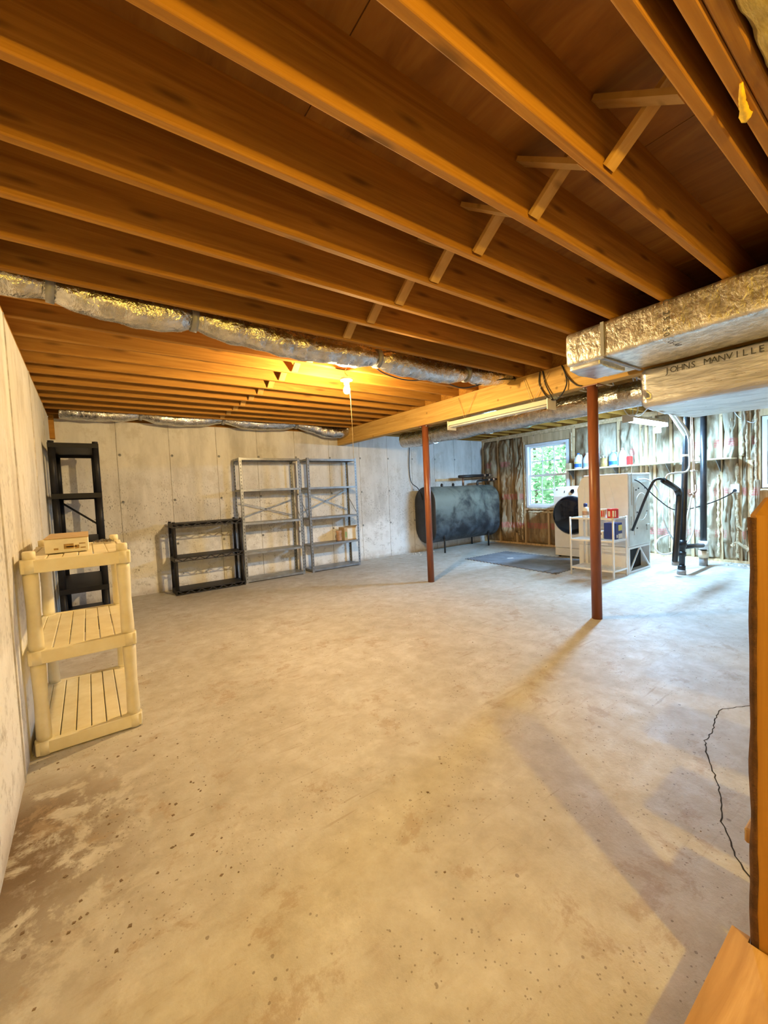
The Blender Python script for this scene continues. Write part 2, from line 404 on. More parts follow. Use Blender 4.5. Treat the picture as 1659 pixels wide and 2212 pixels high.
def text_part(body, size, mat, parent, loc, M, adv=.62, label=None):
    M = Matrix(M).to_3x3(); dg = None
    for i, ch in enumerate(body):
        if ch == ' ': continue
        cu = bpy.data.curves.new('letter', 'FONT'); cu.body = ch; cu.size = size; cu.extrude = .0006; cu.resolution_u = 2; cu.align_x = 'CENTER'
        t = bpy.data.objects.new('letter_source', cu); COL.objects.link(t)
        me = bpy.data.meshes.new_from_object(t.evaluated_get(bpy.context.evaluated_depsgraph_get())); me.name = 'letter'
        bpy.data.objects.remove(t); me.materials.clear(); me.materials.append(MATS[mat])
        o = bpy.data.objects.new('letter', me); COL.objects.link(o); o.parent = parent
        mm = M.to_4x4(); mm.translation = Vector(loc)+M@Vector((size*adv*(i+.5), 0, 0))-org(parent); o.matrix_local = mm
        if label: o['label'] = label
nz = lambda x, y, z: noise.noise(Vector((x, y, z)))

# ================================================================== STRUCTURE
XL, XR, YB, YF = -.312, 7.62, 6.532, -2.6
ZJ, ZT, ZD = 2.392, 2.359, 2.625       # joist bottoms, wall tops, underside of deck
floor = struct(MB().box(XL-.2, XR+.15, YF-.2, YB+.2, -.12, 0).build('floor', 'concrete_floor'), 'stained bare concrete basement floor', 'floor')
wall_left = struct(MB().box(XL-.2, XL, YF-.2, YB, 0, ZT).build('wall_left', 'concrete_wall'), 'poured concrete foundation wall beside the cream shelf', 'wall')
wall_back = struct(MB().box(XL-.2, XR+.11, YB, YB+.2, 0, ZT).build('wall_back', 'concrete_wall'), 'poured concrete foundation wall behind the metal shelves', 'wall')
wall_front = struct(MB().box(XL, XR+.11, YF-.2, YF, 0, ZT).build('wall_front', 'concrete_wall'), 'poured concrete wall behind the camera', 'wall')

# form seams and tie marks cast into the concrete
sm = None
for i, x in enumerate((.37, 1.0, 1.64, 2.26, 2.9, 3.55, 4.19, 4.84, 5.46, 6.09, 6.69, 7.25)):
    b = MB(); n = 14
    for j in range(n):
        z0, z1 = ZT*j/n, ZT*(j+1)/n
        o0, o1 = .004*nz(x, z0*3, 1), .004*nz(x, z1*3, 1)
        b.add([(x-.004+o0, YB, z0), (x+o0, YB-.005, z0), (x+.004+o0, YB, z0), (x-.004+o1, YB, z1), (x+o1, YB-.005, z1), (x+.004+o1, YB, z1)], [(0, 1, 4, 3), (1, 2, 5, 4)])
    b.build('form_seam', 'seam_concrete', wall_back)
tie = None
for x in (.40, 1.03, 1.67, 2.28, 2.92, 3.57, 4.21, 4.86, 5.48, 6.11, 6.71):
    for z in (.66, 1.29, 1.92):
        if tie is None:
            tie = MB().lathe([(.02, 0), (.016, -.006), (.008, -.006), (.006, .004)], (x, YB, z), 'y', 8).build('tie_mark', 'grey_fitting', wall_back, loc=(x, YB, z))
        else: dup(tie, wall_back, Vector((x, YB, z))-org(wall_back))
for y in (1.25, 2.49, 3.12, 4.35, 5.6):
    b = MB()
    for j in range(12):
        z0, z1 = ZT*j/12, ZT*(j+1)/12; o0, o1 = .004*nz(y, z0*3, 5), .004*nz(y, z1*3, 5)
        b.add([(XL, y-.005+o0, z0), (XL+.006, y+o0, z0), (XL, y+.005+o0, z0), (XL, y-.005+o1, z1), (XL+.006, y+o1, z1), (XL, y+.005+o1, z1)], [(0, 1, 4, 3), (1, 2, 5, 4)])
    b.build('form_seam', 'seam_concrete', wall_left)

# crack across the floor (a dark open line)
CR = [(2.876, .642), (2.79, .691), (2.713, .731), (2.55, .711), (2.449, .688), (2.333, .687), (2.218, .646), (2.066, .574), (2.013, .547), (1.904, .508), (1.808, .485), (1.744, .446), (1.672, .41), (1.61, .364)]
CR = [(3.6, .36), (3.2, .5)]+CR+[(1.5, .30), (1.32, .2)]
def crack(pts, wd, name='crack'):
    Q = []
    for i in range(len(pts)-1):
        a, b = Vector((*pts[i], 0)), Vector((*pts[i+1], 0)); n = max(2, int((b-a).length/.02))
        for j in range(n):
            p = a.lerp(b, j/n); Q.append(p+Vector((nz(p.x*40, p.y*40, 0), nz(p.x*40, p.y*40, 5), 0))*.007)
    b = MB(); vs = []
    for i, p in enumerate(Q):
        d = (Q[min(i+1, len(Q)-1)]-Q[max(i-1, 0)]).normalized(); s = Vector((-d.y, d.x, 0)); ww = wd*(.55+.6*abs(nz(p.x*15, p.y*15, 9)))
        vs += [p+s*ww+Vector((0, 0, .0006)), p-s*ww+Vector((0, 0, .0006))]
    b.add(vs, [(2*i, 2*i+1, 2*i+3, 2*i+2) for i in range(len(Q)-1)]); return b.build(name, 'crack_dark', floor)
crack(CR, .0034)
crack([(2.9, 1.95), (2.72, 2.25), (2.62, 2.6), (2.7, 2.95)], .0012)

# ---- ceiling: deck panels, joists, bridging
ceiling = struct(MB().box(XL-.2, XR+.11, YF-.2, YB+.2, ZD+.018, ZD+.05).build('ceiling', 'deck_plywood', loc=(3.6, 2, ZD)), 'underside of plywood subfloor above the joists', 'ceiling')
for iy in range(8):
    y0 = YF-.18+iy*1.22; off = (iy % 2)*1.22
    xx = XL-.18-off
    while xx < XR+.09:
        a, b_ = max(xx, XL-.18), min(xx+2.436, XR+.09)
        if b_-a > .1: MB().box(a, b_, y0, min(y0+1.216, YB+.18), ZD, ZD+.017).build('subfloor_panel', 'deck_plywood', ceiling, loc=((a+b_)/2, y0+.6, ZD))
        xx += 2.44
JY = [.78+.3112*i for i in range(-10, 19)]
def board(x0, x1, y, z0, z1, t=.038, c=.006):
    h = t/2
    return MB().prism([(y-h, z1), (y-h, z0+c), (y-h+c*.5, z0+c*.25), (y-h+c, z0), (y+h-c, z0), (y+h-c*.5, z0+c*.25), (y+h, z0+c), (y+h, z1)], x0, x1, 'x')
for i, y in enumerate(JY):
    if .25 < y < .34 : continue
    wob = .006*nz(y*3.1, 2, 0)
    if y < 6.45:
        jo = board(XL-.1, 3.87, y+wob, ZJ, ZD).build('joist', 'joist_wood', ceiling, loc=(1.7, y, ZJ))
        if y > -.2 : board(3.72, XR+.05, y+.04, ZJ, ZD).build('joist', 'joist_wood', ceiling, loc=(5.6, y+.04, ZJ))
for y in (.345, .385):
    board(XL-.1, 3.87, y, ZJ-.004, ZD).build('trimmer_joist', 'joist_wood', ceiling, loc=(1.7, y, ZJ))
# blocking above the beam and rim pieces on the walls
for i in range(len(JY)-1):
    ya, yb = JY[i]+.02, JY[i+1]-.02
    if JY[i] < .4: continue
    MB().box(3.775, 3.813, ya, yb-.0, ZJ, ZD-.002).build('blocking', 'joist_wood', ceiling, loc=(3.79, ya, ZJ))
MB().box(XL-.14, XL-.1, YF, YB, ZJ, ZD-.002).build('rim_joist', 'joist_wood', ceiling)
MB().box(XR+.05, XR+.09, YF, YB+.02, ZJ, ZD-.002).build('rim_joist', 'joist_wood', ceiling)
MB().box(XL-.1, XR+.11, YB+.02, YB+.06, ZJ, ZD-.002).build('rim_joist', 'joist_wood', ceiling)
MB().box(XL-.16, XL-.005, YF, YB, ZT, ZJ).build('sill_plate', 'joist_wood', ceiling)
MB().box(XL, XR+.11, YB+.001, YB+.15, ZT, ZJ).build('sill_plate', 'joist_wood', ceiling)
# cross bridging between the joists
XB = 1.62
for i in range(len(JY)-1):
    a, b_ = JY[i], JY[i+1]
    if a < .44 or b_ > 6.2: continue
    far = b_-.021; nr = a+.021
    if 2.6 < a < 2.7: continue
    MB().bar((XB, far-.006, ZJ+.012), (XB, nr+.006, ZD-.025), .058, .018, (0, .6, .8)).build('bridging', 'bridging_wood', ceiling)
    MB().bar((XB-.075, nr+.006, ZJ+.03), (XB-.075, far-.006, ZD-.025), .058, .018, (0, .6, .8)).build('bridging', 'bridging_wood', ceiling)
# corner block of wood under the sill
MB().box(XL, XL+.05, YB-.09, YB, 2.10, ZJ).build('corner_block', 'joist_wood', ceiling)

# ---- framed window wall
W1 = (4.38, 5.34, .80, 2.13); W2 = (.72, 1.56, 1.09, 2.07)
b = MB(); X0, X1 = XR+.09, XR+.11
for y0, y1, z0, z1 in ((W1[1], YB, 0, ZJ), (W2[1], W1[0], 0, ZJ), (YF, W2[0], 0, ZJ), (W1[0], W1[1], 0, W1[2]), (W1[0], W1[1], W1[3], ZJ), (W2[0], W2[1], 0, W2[2]), (W2[0], W2[1], W2[3], ZJ)):
    b.box(X0, X1, y0, y1, z0, z1)
wall_right = struct(b.build('wall_right', 'stud_wood', loc=(XR+.1, 2, 0)), 'open stud wall packed with insulation and two windows', 'wall')
def stud(y, z0, z1, x0=XR, t=.038): return MB().box(x0, XR+.089, y-t/2, y+t/2, z0, z1).build('stud', 'stud_wood', wall_right, loc=(XR+.04, y, z0))
MB().box(XR, XR+.089, YF, W2[0], 0, .038).build('bottom_plate', 'stud_wood', wall_right)
MB().box(XR, XR+.089, W2[0], YB, 0, .038).build('bottom_plate', 'stud_wood', wall_right)
MB().box(XR, XR+.089, YF, YB, ZJ-.076, ZJ-.038).build('top_plate', 'stud_wood', wall_right)
MB().box(XR, XR+.089, YF, YB, ZJ-.037, ZJ).build('top_plate', 'stud_wood', wall_right)
STUDS = [6.50, 6.07, 5.62, 5.40, 4.34, 4.29, 3.46, 3.10, 3.02, 2.90, 2.66, 2.38, 2.02, 1.80, 1.70, 1.60, .66, .25, -.2, -.65, -1.1, -1.55, -2.0, -2.5]
for y in STUDS: stud(y, .038, ZJ-.076, XR+.002*nz(y*9, 0, 0))
MB().box(XR-.002, XR+.06, W1[0]-.02, W1[1]+.04, W1[3]+.01, ZJ-.08).build('window_header', 'stud_wood', wall_right)
MB().box(XR-.002, XR+.06, W2[0]-.02, W2[1]+.02, W2[3]+.01, ZJ-.08).build('window_header', 'stud_wood', wall_right)
MB().box(XR, XR+.089, W1[0]-.02, W1[1]+.04, W1[2]-.05, W1[2]-.012).build('window_sill_plate', 'stud_wood', wall_right)
MB().box(XR, XR+.089, W2[0]-.02, W2[1]+.02, W2[2]-.05, W2[2]-.012).build('window_sill_plate', 'stud_wood', wall_right)
stud(4.85, .038, W1[2]-.05)

def batt(y0, y1, z0, z1, seed, amp=.05, fold=.03, mat='kraft_paper'):
    ny, nzv = 18, max(6, int((z1-z0)/.035)); vs = []
    for j in range(nzv+1):
        for i in range(ny+1):
            u, v = i/ny, j/nzv; y = y0+(y1-y0)*u; z = z0+(z1-z0)*v
            e = min(1, 5*min(u, 1-u))**.6 * min(1, 9*min(v, 1-v)+.25)
            f = nz(y*9+seed, z*1.6, seed)*fold*1.4 + nz(y*24+seed*2+z*2.5, z*4.5, seed)*fold*.8 + abs(nz(y*16+z*5*nz(seed, z, 0), z*9, seed*3))*fold*.7
            vs.append((XR+.045-(amp*e+f*e), y+.012*nz(z*7, seed, u*3), z+.01*nz(y*9, seed, 3)))
    n0 = len(vs); W_ = ny+1
    fs = [(j*W_+i, j*W_+i+1, (j+1)*W_+i+1, (j+1)*W_+i) for j in range(nzv) for i in range(ny)]
    ring = [i for i in range(W_)]+[j*W_+ny for j in range(1, nzv+1)]+[nzv*W_+i for i in range(ny-1, -1, -1)]+[j*W_ for j in range(nzv-1, 0, -1)]
    for q in ring: vs.append((XR+.086, vs[q][1], vs[q][2]))
    m_ = len(ring)
    fs += [(ring[i], n0+i, n0+(i+1) % m_, ring[(i+1) % m_]) for i in range(m_)]
    return MB().add(vs, fs, True).build('insulation_batt', mat, wall_right)
top = ZJ-.08
S = sorted([y for y in STUDS if y > 1.5])
for a, b_ in zip(S[:-1], S[1:]):
    if b_-a < .07 or (a < 5 < b_): continue
    if a >= 4.3 and b_ <= 5.45: continue
    amp = .075 if (b_-a) > .25 else .05
    batt(a+.02, b_-.02, .04, top, a*7.7, amp, .075)
batt(4.36, 4.83, .04, W1[2]-.055, 3.3, .05, .06); batt(4.87, 5.38, .04, W1[2]-.055, 8.3, .05, .06)
# loose insulation flaps that hang over the studs
def flap(y, z0, z1, wd, seed, out=.06):
    b = MB(); n, mth = 24, 7; vs = []
    for j in range(n+1):
        for i in range(mth+1):
            z = z0+(z1-z0)*j/n; u = i/mth-.5
            vs.append((XR-.012-out*(1-4*u*u)*(.6+.5*nz(z*3, seed, 0))-.02*nz(u*9+seed, z*5, 2), y+u*wd*(.7+.6*abs(nz(z*2.2, seed, 4)))+.03*nz(z*2.5, seed, 7), z))
    k_ = len(vs); vs += [(p[0]+.02, p[1], p[2]) for p in vs]; W_ = mth+1
    fs = []
    for o_ in (0, k_):
        fs += [(o_+j*W_+i, o_+j*W_+i+1, o_+(j+1)*W_+i+1, o_+(j+1)*W_+i) for j in range(n) for i in range(mth)]
    for j in range(n):
        for i in (0, mth): fs.append((j*W_+i, (j+1)*W_+i, k_+(j+1)*W_+i, k_+j*W_+i))
    for i in range(mth):
        for j in (0, n): fs.append((j*W_+i, j*W_+i+1, k_+j*W_+i+1, k_+j*W_+i))
    return b.add(vs, fs, True).build('insulation_flap', 'kraft_paper', wall_right)
for y, z0, z1, wd, sd in ((5.80, .1, 2.3, .16, 1), (5.58, .25, 2.3, .12, 2), (5.50, .1, 1.0, .16, 3), (6.3, .9, 2.2, .12, 4), (1.92, 1.55, 2.28, .16, 5), (2.25, 1.6, 2.28, .12, 6), (1.95, .3, 1.45, .10, 7), (2.16, .06, .5, .14, 8), (1.62, .1, 1.2, .09, 9)):
    flap(y, z0, z1, wd, sd, .03)
def foam(pts, r, seed):
    b = MB(); b.tube(pts, r, 8, 10, lambda t, a, p: max(.004, r*(.75+.9*nz(p.x*8+math.cos(a), p.y*20+math.sin(a), p.z*17+seed))))
    return b.build('spray_foam', 'spray_foam', wall_right)
for y, z0, z1, r, sd in ((1.83, .08, 1.45, .028, 1), (1.77, 1.55, 2.3, .03, 2), (1.67, .1, 1.48, .026, 3), (1.625, .9, 2.3, .018, 4), (2.05, .1, 1.3, .022, 5), (1.72, 1.5, 2.32, .02, 6), (5.37, .8, 2.2, .014, 7), (4.315, .9, 2.25, .014, 8), (5.55, .2, 1.3, .022, 9), (5.46, .1, .9, .026, 10), (2.69, .15, 1.1, .014, 11), (1.9, 1.5, 2.1, .016, 12)):
    foam([(XR-.012, y+.01*nz(q*3., sd, 0), z0+(z1-z0)*q/5) for q in range(6)], r, sd)
foam([(XR-.01, 5.3-.2*q, .775+.012*nz(q, 4, 4)) for q in range(5)], .022, 21)
foam([(XR-.01, 5.3-.22*q, .71+.014*nz(q, 9, 4)) for q in range(4)], .028, 22)
foam([(XR-.01, 1.83, .55), (XR-.02, 1.77, .5), (XR-.015, 1.68, .52)], .026, 23)
foam([(XR-.01, 1.9, .25), (XR-.02, 1.83, .3), (XR-.015, 1.70, .2)], .03, 24)
foam([(XR-.01, W2[1]+.02, 1.06), (XR-.01, 1.3, 1.055), (XR-.01, 1.0, 1.06)], .016, 25)

# ---- windows
def window(name, y0, y1, z0, z1, cols, rows, label):
    xa, xb = XR-.012, XR+.10
    b = MB(); t = .05
    b.box(xa, xb, y0, y0+t, z0, z1).box(xa, xb, y1-t, y1, z0, z1).box(xa, xb, y0+t, y1-t, z1-t, z1).box(xa, xb, y0+t, y1-t, z0, z0+t)
    win = struct(b.build(name, 'vinyl_white', loc=(XR+.04, (y0+y1)/2, z0)), label, 'window')
    zm = (z0+z1)/2
    for zz0, zz1, xo in ((z0+t, zm+.02, XR+.02), (zm-.02, z1-t, XR+.055)):
        s = MB(); r = .035; a, c = y0+t, y1-t
        s.box(xo, xo+.03, a, a+r, zz0, zz1).box(xo, xo+.03, c-r, c, zz0, zz1).box(xo, xo+.03, a+r, c-r, zz1-r, zz1).box(xo, xo+.03, a+r, c-r, zz0, zz0+r)
        so = s.build('sash', 'vinyl_white', win)
        MB().box(xo+.013, xo+.017, a+r, c-r, zz0+r, zz1-r).build('pane', 'window_glass', so)
        for q in range(1, cols):
            yy = a+r+(c-a-2*r)*q/cols; MB().box(xo+.008, xo+.022, yy-.008, yy+.008, zz0+r, zz1-r).build('muntin', 'vinyl_white', so)
        for q in range(1, rows):
            zz = zz0+r+(zz1-zz0-2*r)*q/rows; MB().box(xo+.009, xo+.021, a+r, c-r, zz-.008, zz+.008).build('muntin', 'vinyl_white', so)
    MB().box(XR+.008, XR+.022, (y0+y1)/2-.04, (y0+y1)/2+.04, zm+.02, zm+.045).build('sash_lock', 'vinyl_white', win)
    return win
window('window_1', *W1, 3, 2, 'white double-hung window with green foliage outside')
window('window_2', *W2, 3, 2, 'white window at the right edge behind the newel post')

# ================================================================== OUTSIDE GREENERY
g = MB().box(XR+.16, XR+14, -12, 18, -.1, .25).build('garden_ground', 'lawn_soil'); struct(g, 'ground outside the windows', 'ground')
def shrub(x, y, h, r, seed, label):
    rnd = random.Random(seed); t = thing('shrub', label, 'shrub', (x, y, .25), 'shrubs outside the windows')
    MB().tube([(x, y, .25), (x+.05, y, .25+h*.4), (x, y+.05, .25+h*.8)], .05, 7).build('stem', 'trunk_bark', t)
    b = MB()
    for i in range(1500):
        th, ph, rr = rnd.uniform(0, 6.283), math.acos(rnd.uniform(-1, 1)), rnd.uniform(.45, 1)**.5
        c = Vector((x+r*rr*math.sin(ph)*math.cos(th), y+r*rr*math.sin(ph)*math.sin(th), .35+h*.5+h*.5*rr*math.cos(ph)))
        d = Vector((rnd.uniform(-1, 1), rnd.uniform(-1, 1), rnd.uniform(-.6, .6))).normalized(); s_ = d.orthogonal().normalized(); L = rnd.uniform(.06, .13)
        b.add([c-d*L, c+s_*L*.45+Vector((0, 0, .01)), c+d*L, c-s_*L*.45+Vector((0, 0, .01))], [(0, 1, 2), (0, 2, 3)])
    lv = b.build('leaves', 'leaf_green', t); lv['kind'] = 'stuff'
shrub(10.5, 6.05, 2.5, .95, 1, 'green leafy shrub outside, nearest the window on its left side')
shrub(12.2, 8.2, 3.4, 1.3, 2, 'tall green shrub outside, farther back at the left of the window')
shrub(9.4, 4.6, 1.9, .7, 3, 'low green shrub outside, beside the washing machine end of the window')
shrub(13.0, 5.4, 3.4, 1.2, 4, 'tall green shrub outside, filling the upper right of the window')
shrub(16.0, 8.0, 4.4, 1.4, 5, 'large green shrub outside, farthest away through the window')
shrub(10.6, 1.2, 2.4, 1.2, 6, 'green shrub outside the window at the right edge')

# ================================================================== BEAM AND COLUMNS
bx0, bx1, bz0, bz1 = 3.735, 3.855, 2.142, ZJ
beam = thing('support_beam', 'long built-up wooden girder carrying the joists across the basement', 'beam', (3.79, 2, bz0))
for i in range(3): MB().bbox(bx0+.04*i+.0005, bx0+.04*i+.0395, YF+.02, YB-.002, bz0, bz1-.001, .003, 1).build('beam_ply', 'beam_wood', beam)
def column(y, label):
    x = 3.785; t = thing('steel_column', label, 'column', (x, y, 0), 'steel columns under the girder')
    MB().cyl((x, y, 0), (x, y, bz0-.008), .045, 24).build('post', 'red_oxide_paint', t)
    MB().box(x-.06, x+.06, y-.075, y+.075, bz0-.009, bz0-.001).build('cap_plate', 'red_oxide_paint', t)
    for s in (-1, 1): MB().cyl((x-.03, y+s*.06, bz0-.022), (x-.03, y+s*.06, bz0-.009), .009, 6).build('bolt', 'grey_fitting', t)
column(4.216, 'red-brown steel column in front of the oil tank'); column(1.935, 'red-brown steel column in front of the wire rack and dryer')

# ================================================================== DUCTS
# foil-faced trunk along the beam
def crinkle_box(x0, x1, y0, y1, z0, z1, amp, seed, step=.04, sag=0., round_=.03):
    bm = bmesh.new(); bmesh.ops.create_cube(bm, size=1)
    for q in bm.verts: q.co = Vector(((x0+x1)/2+q.co.x*(x1-x0), (y0+y1)/2+q.co.y*(y1-y0), (z0+z1)/2+q.co.z*(z1-z0)))
    bmesh.ops.bevel(bm, geom=list(bm.edges), offset=round_, segments=3, profile=.5, affect='EDGES')
    for ax, lo, hi in ((0, x0, x1), (1, y0, y1), (2, z0, z1)):
        c = lo+round_+step
        while c < hi-round_:
            no = [0, 0, 0]; no[ax] = 1; co = [0, 0, 0]; co[ax] = c
            bmesh.ops.bisect_plane(bm, geom=bm.verts[:]+bm.edges[:]+bm.faces[:], plane_co=co, plane_no=no); c += step
    bm.normal_update()
    for q in bm.verts:
        p = q.co; n = q.normal
        d = amp*(nz(p.x*7+seed, p.y*3, p.z*9)+.6*nz(p.x*19, p.y*9+seed, p.z*22))
        u = (p.x-x0)/(x1-x0); v = max(0, 1-(p.z-z0)/(z1-z0))
        q.co = p+n*d+Vector((0, 0, -sag*v*4*u*(1-u)*(.7+.3*math.sin(p.y*5+seed))))
    b = MB(); bm.verts.index_update(); b.add([q.co.copy() for q in bm.verts], [[q.index for q in f.verts] for f in bm.faces], True); bm.free(); return b
trunk = thing('trunk_duct', 'square foil-faced main duct against the joists beside the beam', 'duct', (3.3, 0, 2.14))
crinkle_box(3.0, 3.62, -1.6, 1.735, 2.142, 2.386, .004, 1).build('casing', 'foil_trunk', trunk)
for y in (1.455, -.1): 
    b = MB().box(2.992, 2.998, y-.012, y+.012, 2.15, 2.38).box(2.992, 3.6, y-.012, y+.012, 2.128, 2.134); b.build('tape_band', 'grey_tape', trunk)
crinkle_box(3.05, 3.45, 1.50, 1.738, 2.112, 2.16, .006, 9, .03, .02, .015).build('end_wrap', 'foil_wrap', trunk)
# letters run down the side face: baseline direction -z, letters face -x
side = Matrix(((0, 0, -1), (0, -1, 0), (-1, 0, 0))); under = Matrix(((1, 0, 0), (0, -1, 0), (0, 0, -1)))
text_part('C 25 50', .05, 'print_ink', trunk, (2.986, 1.075, 2.375), side, .66, 'black printed character')
text_part('C6-AR', .05, 'print_ink', trunk, (3.03, 1.075, 2.128), under, .66, 'black printed character')
wrap = thing('wrapped_duct', 'big sagging foil-wrapped duct below the main trunk', 'duct', (4.1, 0, 1.74))
crinkle_box(3.60, 4.70, -1.6, 1.47, 1.835, 2.138, .007, 4, .045, .06, .05).build('wrapping', 'foil_wrap', wrap)
text_part('JOHNS MANVILLE  MICROLITE', .062, 'print_ink', wrap, (3.5855, 1.29, 2.055), Matrix(((0, 0, -1), (-1, 0, 0), (0, 1, 0))), .66, 'black printed character')

def flex(name, label, pts, r, bands, seed, mat='foil_flex', sub=14):
    t = thing(name, label, 'duct', pts[0])
    b = MB()
    def rf(u, a, p):
        q = u*len(pts)*11
        return r*(1+.035*math.sin(q*6.283)+.10*nz(p.x*5+math.cos(a)*1.2, p.y*5+math.sin(a)*1.2, p.z*5+seed)) * (1-.35*sum(math.exp(-((u-bu)*40)**2) for bu in bands))
    b.tube(pts, r, 20, sub, rf); b.build('hose', mat, t)
    P = [Vector(p) for p in pts]
    for bu in bands:
        s = bu*(len(P)-1); i = min(int(s), len(P)-2); c = P[i].lerp(P[i+1], s-i); d = (P[i+1]-P[i]).normalized()
        MB().cyl(c-d*.018, c+d*.018, r*.80, 18).build('strap', 'grey_tape', t)
    return t
flex('flex_duct', 'long silver flexible duct sagging between joists near the bulb', [(-.28, 2.79, 2.43), (.05, 2.80, 2.40), (.35, 2.81, 2.385), (.62, 2.81, 2.40), (.95, 2.81, 2.375), (1.3, 2.81, 2.355), (1.65, 2.81, 2.36), (1.95, 2.81, 2.37), (2.3, 2.81, 2.355), (2.7, 2.81, 2.35), (3.05, 2.81, 2.375), (3.4, 2.81, 2.40), (3.72, 2.81, 2.46)], .096, (.05, .25, .60, .84), 1)
yb_ = 6.30
flex('flex_duct', 'silver flexible duct along the top of the back wall', [(-.2, yb_, 2.42), (.2, yb_, 2.41), (.65, yb_, 2.435), (1.1, yb_, 2.40), (1.7, yb_, 2.44), (2.2, yb_, 2.405), (2.85, yb_, 2.44), (3.15, yb_-.02, 2.40), (3.4, yb_-.06, 2.33), (3.66, yb_-.1, 2.34), (3.9, yb_-.1, 2.44)], .10, (.2, .4, .6), 2)
rd = thing('round_duct', 'round foil duct running behind the wooden girder', 'duct', (4.15, 3, 1.93))
b = MB(); b.tube([(4.13+.01*math.sin(q*2), 1.48+q*.4, 2.055+.01*math.sin(q*3)) for q in range(10)], .115, 20, 10, lambda u, a, p: .118*(1+.05*nz(p.y*4+math.cos(a), math.sin(a)*2, 3)))
b.build('pipe', 'foil_flex', rd)
for y in (2.5, 3.4, 4.4): MB().cyl((4.14, y, 2.055), (4.14, y+.05, 2.055), .122, 20).build('joint_band', 'foil_tape', rd)
flex('flex_duct', 'silver flexible duct sagging in two swags under the joists toward the window', [(4.30, 4.06, 2.40), (4.9, 4.06, 2.40), (5.25, 4.06, 2.305), (5.5, 4.06, 2.385), (5.8, 4.05, 2.30), (6.1, 4.05, 2.40), (6.6, 4.05, 2.44)], .105, (), 5)

# ================================================================== LAMPS
def bulb_lamp(x, y, z, watts, label, string):
    t = thing('pendant_bulb', label, 'light bulb', (x, y, z), None)
    MB().lathe([(.012, .105), (.05, .10), (.056, .085), (.052, .075), (.024, .07), (.022, .04), (.014, .038)], (x, y, z), 'z', 24).build('lampholder', 'porcelain', t)
    prof = [(.0135, .045), (.014, .035), (.022, .018), (.029, 0), (.030, -.012), (.026, -.027), (.014, -.038), (.002, -.041)]
    area = 4*math.pi*.029**2
    MB().lathe(prof, (x, y, z-.002), 'z', 16).build('bulb', emit('bulb_glow_'+('a' if string else 'b'), WARM if string else WARM2, watts/(math.pi*area)), t)
    MB().tube([(x, y, z+.10), (x+.012, y, z+.125), (x-.006, y+.01, z+.15), (x+.006, y, ZJ-.005)], .004, 6).build('cord', 'brass_wire', t)
    if string: MB().tube([(x+.02, y-.012, z+.04), (x+.03, y-.012, z-.18), (x+.032, y-.01, z-.62)], .0022, 5).build('pull_string', 'brass_wire', t)
    return t
bulb_lamp(1.955, 3.2, 2.20, BULB_W, 'bare glowing bulb with a pull string under the joists', True)
bulb_lamp(.69, -.80, 2.20, BULB2_W, 'bare glowing bulb over the stair foot behind the camera', False)

def shop_light(name, label, c, L, axis, tubes, lit):
    cx_, cy_, cz_ = c; t = thing(name, label, 'light fixture', c); ax = axis == 'x'
    def bb(a0, a1, s0, s1, z0, z1): return (cx_+a0, cx_+a1, cy_+s0, cy_+s1, cz_+z0, cz_+z1) if ax else (cx_+s0, cx_+s1, cy_+a0, cy_+a1, cz_+z0, cz_+z1)
    h = L/2; hood = MB(); pr = [(-.075, .0), (-.03, .055), (.03, .055), (.075, .0), (.071, .0), (.028, .05), (-.028, .05), (-.071, .0)]
    if ax: hood.prism([(cy_+p, cz_+q) for p, q in pr], cx_-h, cx_+h, 'x')
    else: hood.prism([(cx_+p, cz_+q) for p, q in pr], cy_-h, cy_+h, 'y')
    hood.build('hood', 'offwhite_metal', t)
    MB().box(*bb(-h+.02, h-.02, -.025, .025, .02, .049)).build('ballast_channel', 'offwhite_metal', t)
    for e in (-1, 1):
        MB().box(*bb(e*h-.004, e*h+.004, -.072, .072, -.048, .055)).build('end_plate', 'offwhite_metal', t)
    if lit:
        lens = MB(); q = [(-.062, .004), (-.050, -.030), (-.02, -.040), (.02, -.040), (.050, -.030), (.062, .004)]
        lens.prism([(cy_+p, cz_+r_) for p, r_ in q], cx_-h+.006, cx_+h-.006, 'x').build('glowing_lens', tubes, t)
    else:
        for s in (-.035, .035): MB().cyl((cx_+s, cy_-h+.01, cz_-.004), (cx_+s, cy_+h-.01, cz_-.004), .013, 12).build('tube', tubes, t)
    return t
tube_on = emit('tube_glow', COOL, TUBE_W/(math.pi*1.11*.18))
lf = shop_light('shop_light', 'lit fluorescent shop light glaring above the laundry corner', (6.515, 2.575, 2.10), 1.12, 'x', tube_on, True)
for x in (6.1, 6.9): MB().tube([(x, 2.575, 2.152), (x, 2.575, ZJ)], .003, 5).build('chain', 'galvanised', lf)
lo = shop_light('shop_light', 'unlit white shop light hung along the wooden girder', (3.70, 2.96, 2.035), 1.34, 'y', 'white_plastic', False)
for y in (2.5, 3.42): MB().tube([(3.70, y, 2.09), (3.715, y-.18, 2.36)], .0028, 5).build('chain', 'brass_wire', lo); MB().tube([(3.70, y, 2.09), (3.715, y+.1, 2.36)], .0028, 5).build('chain', 'brass_wire', lo)

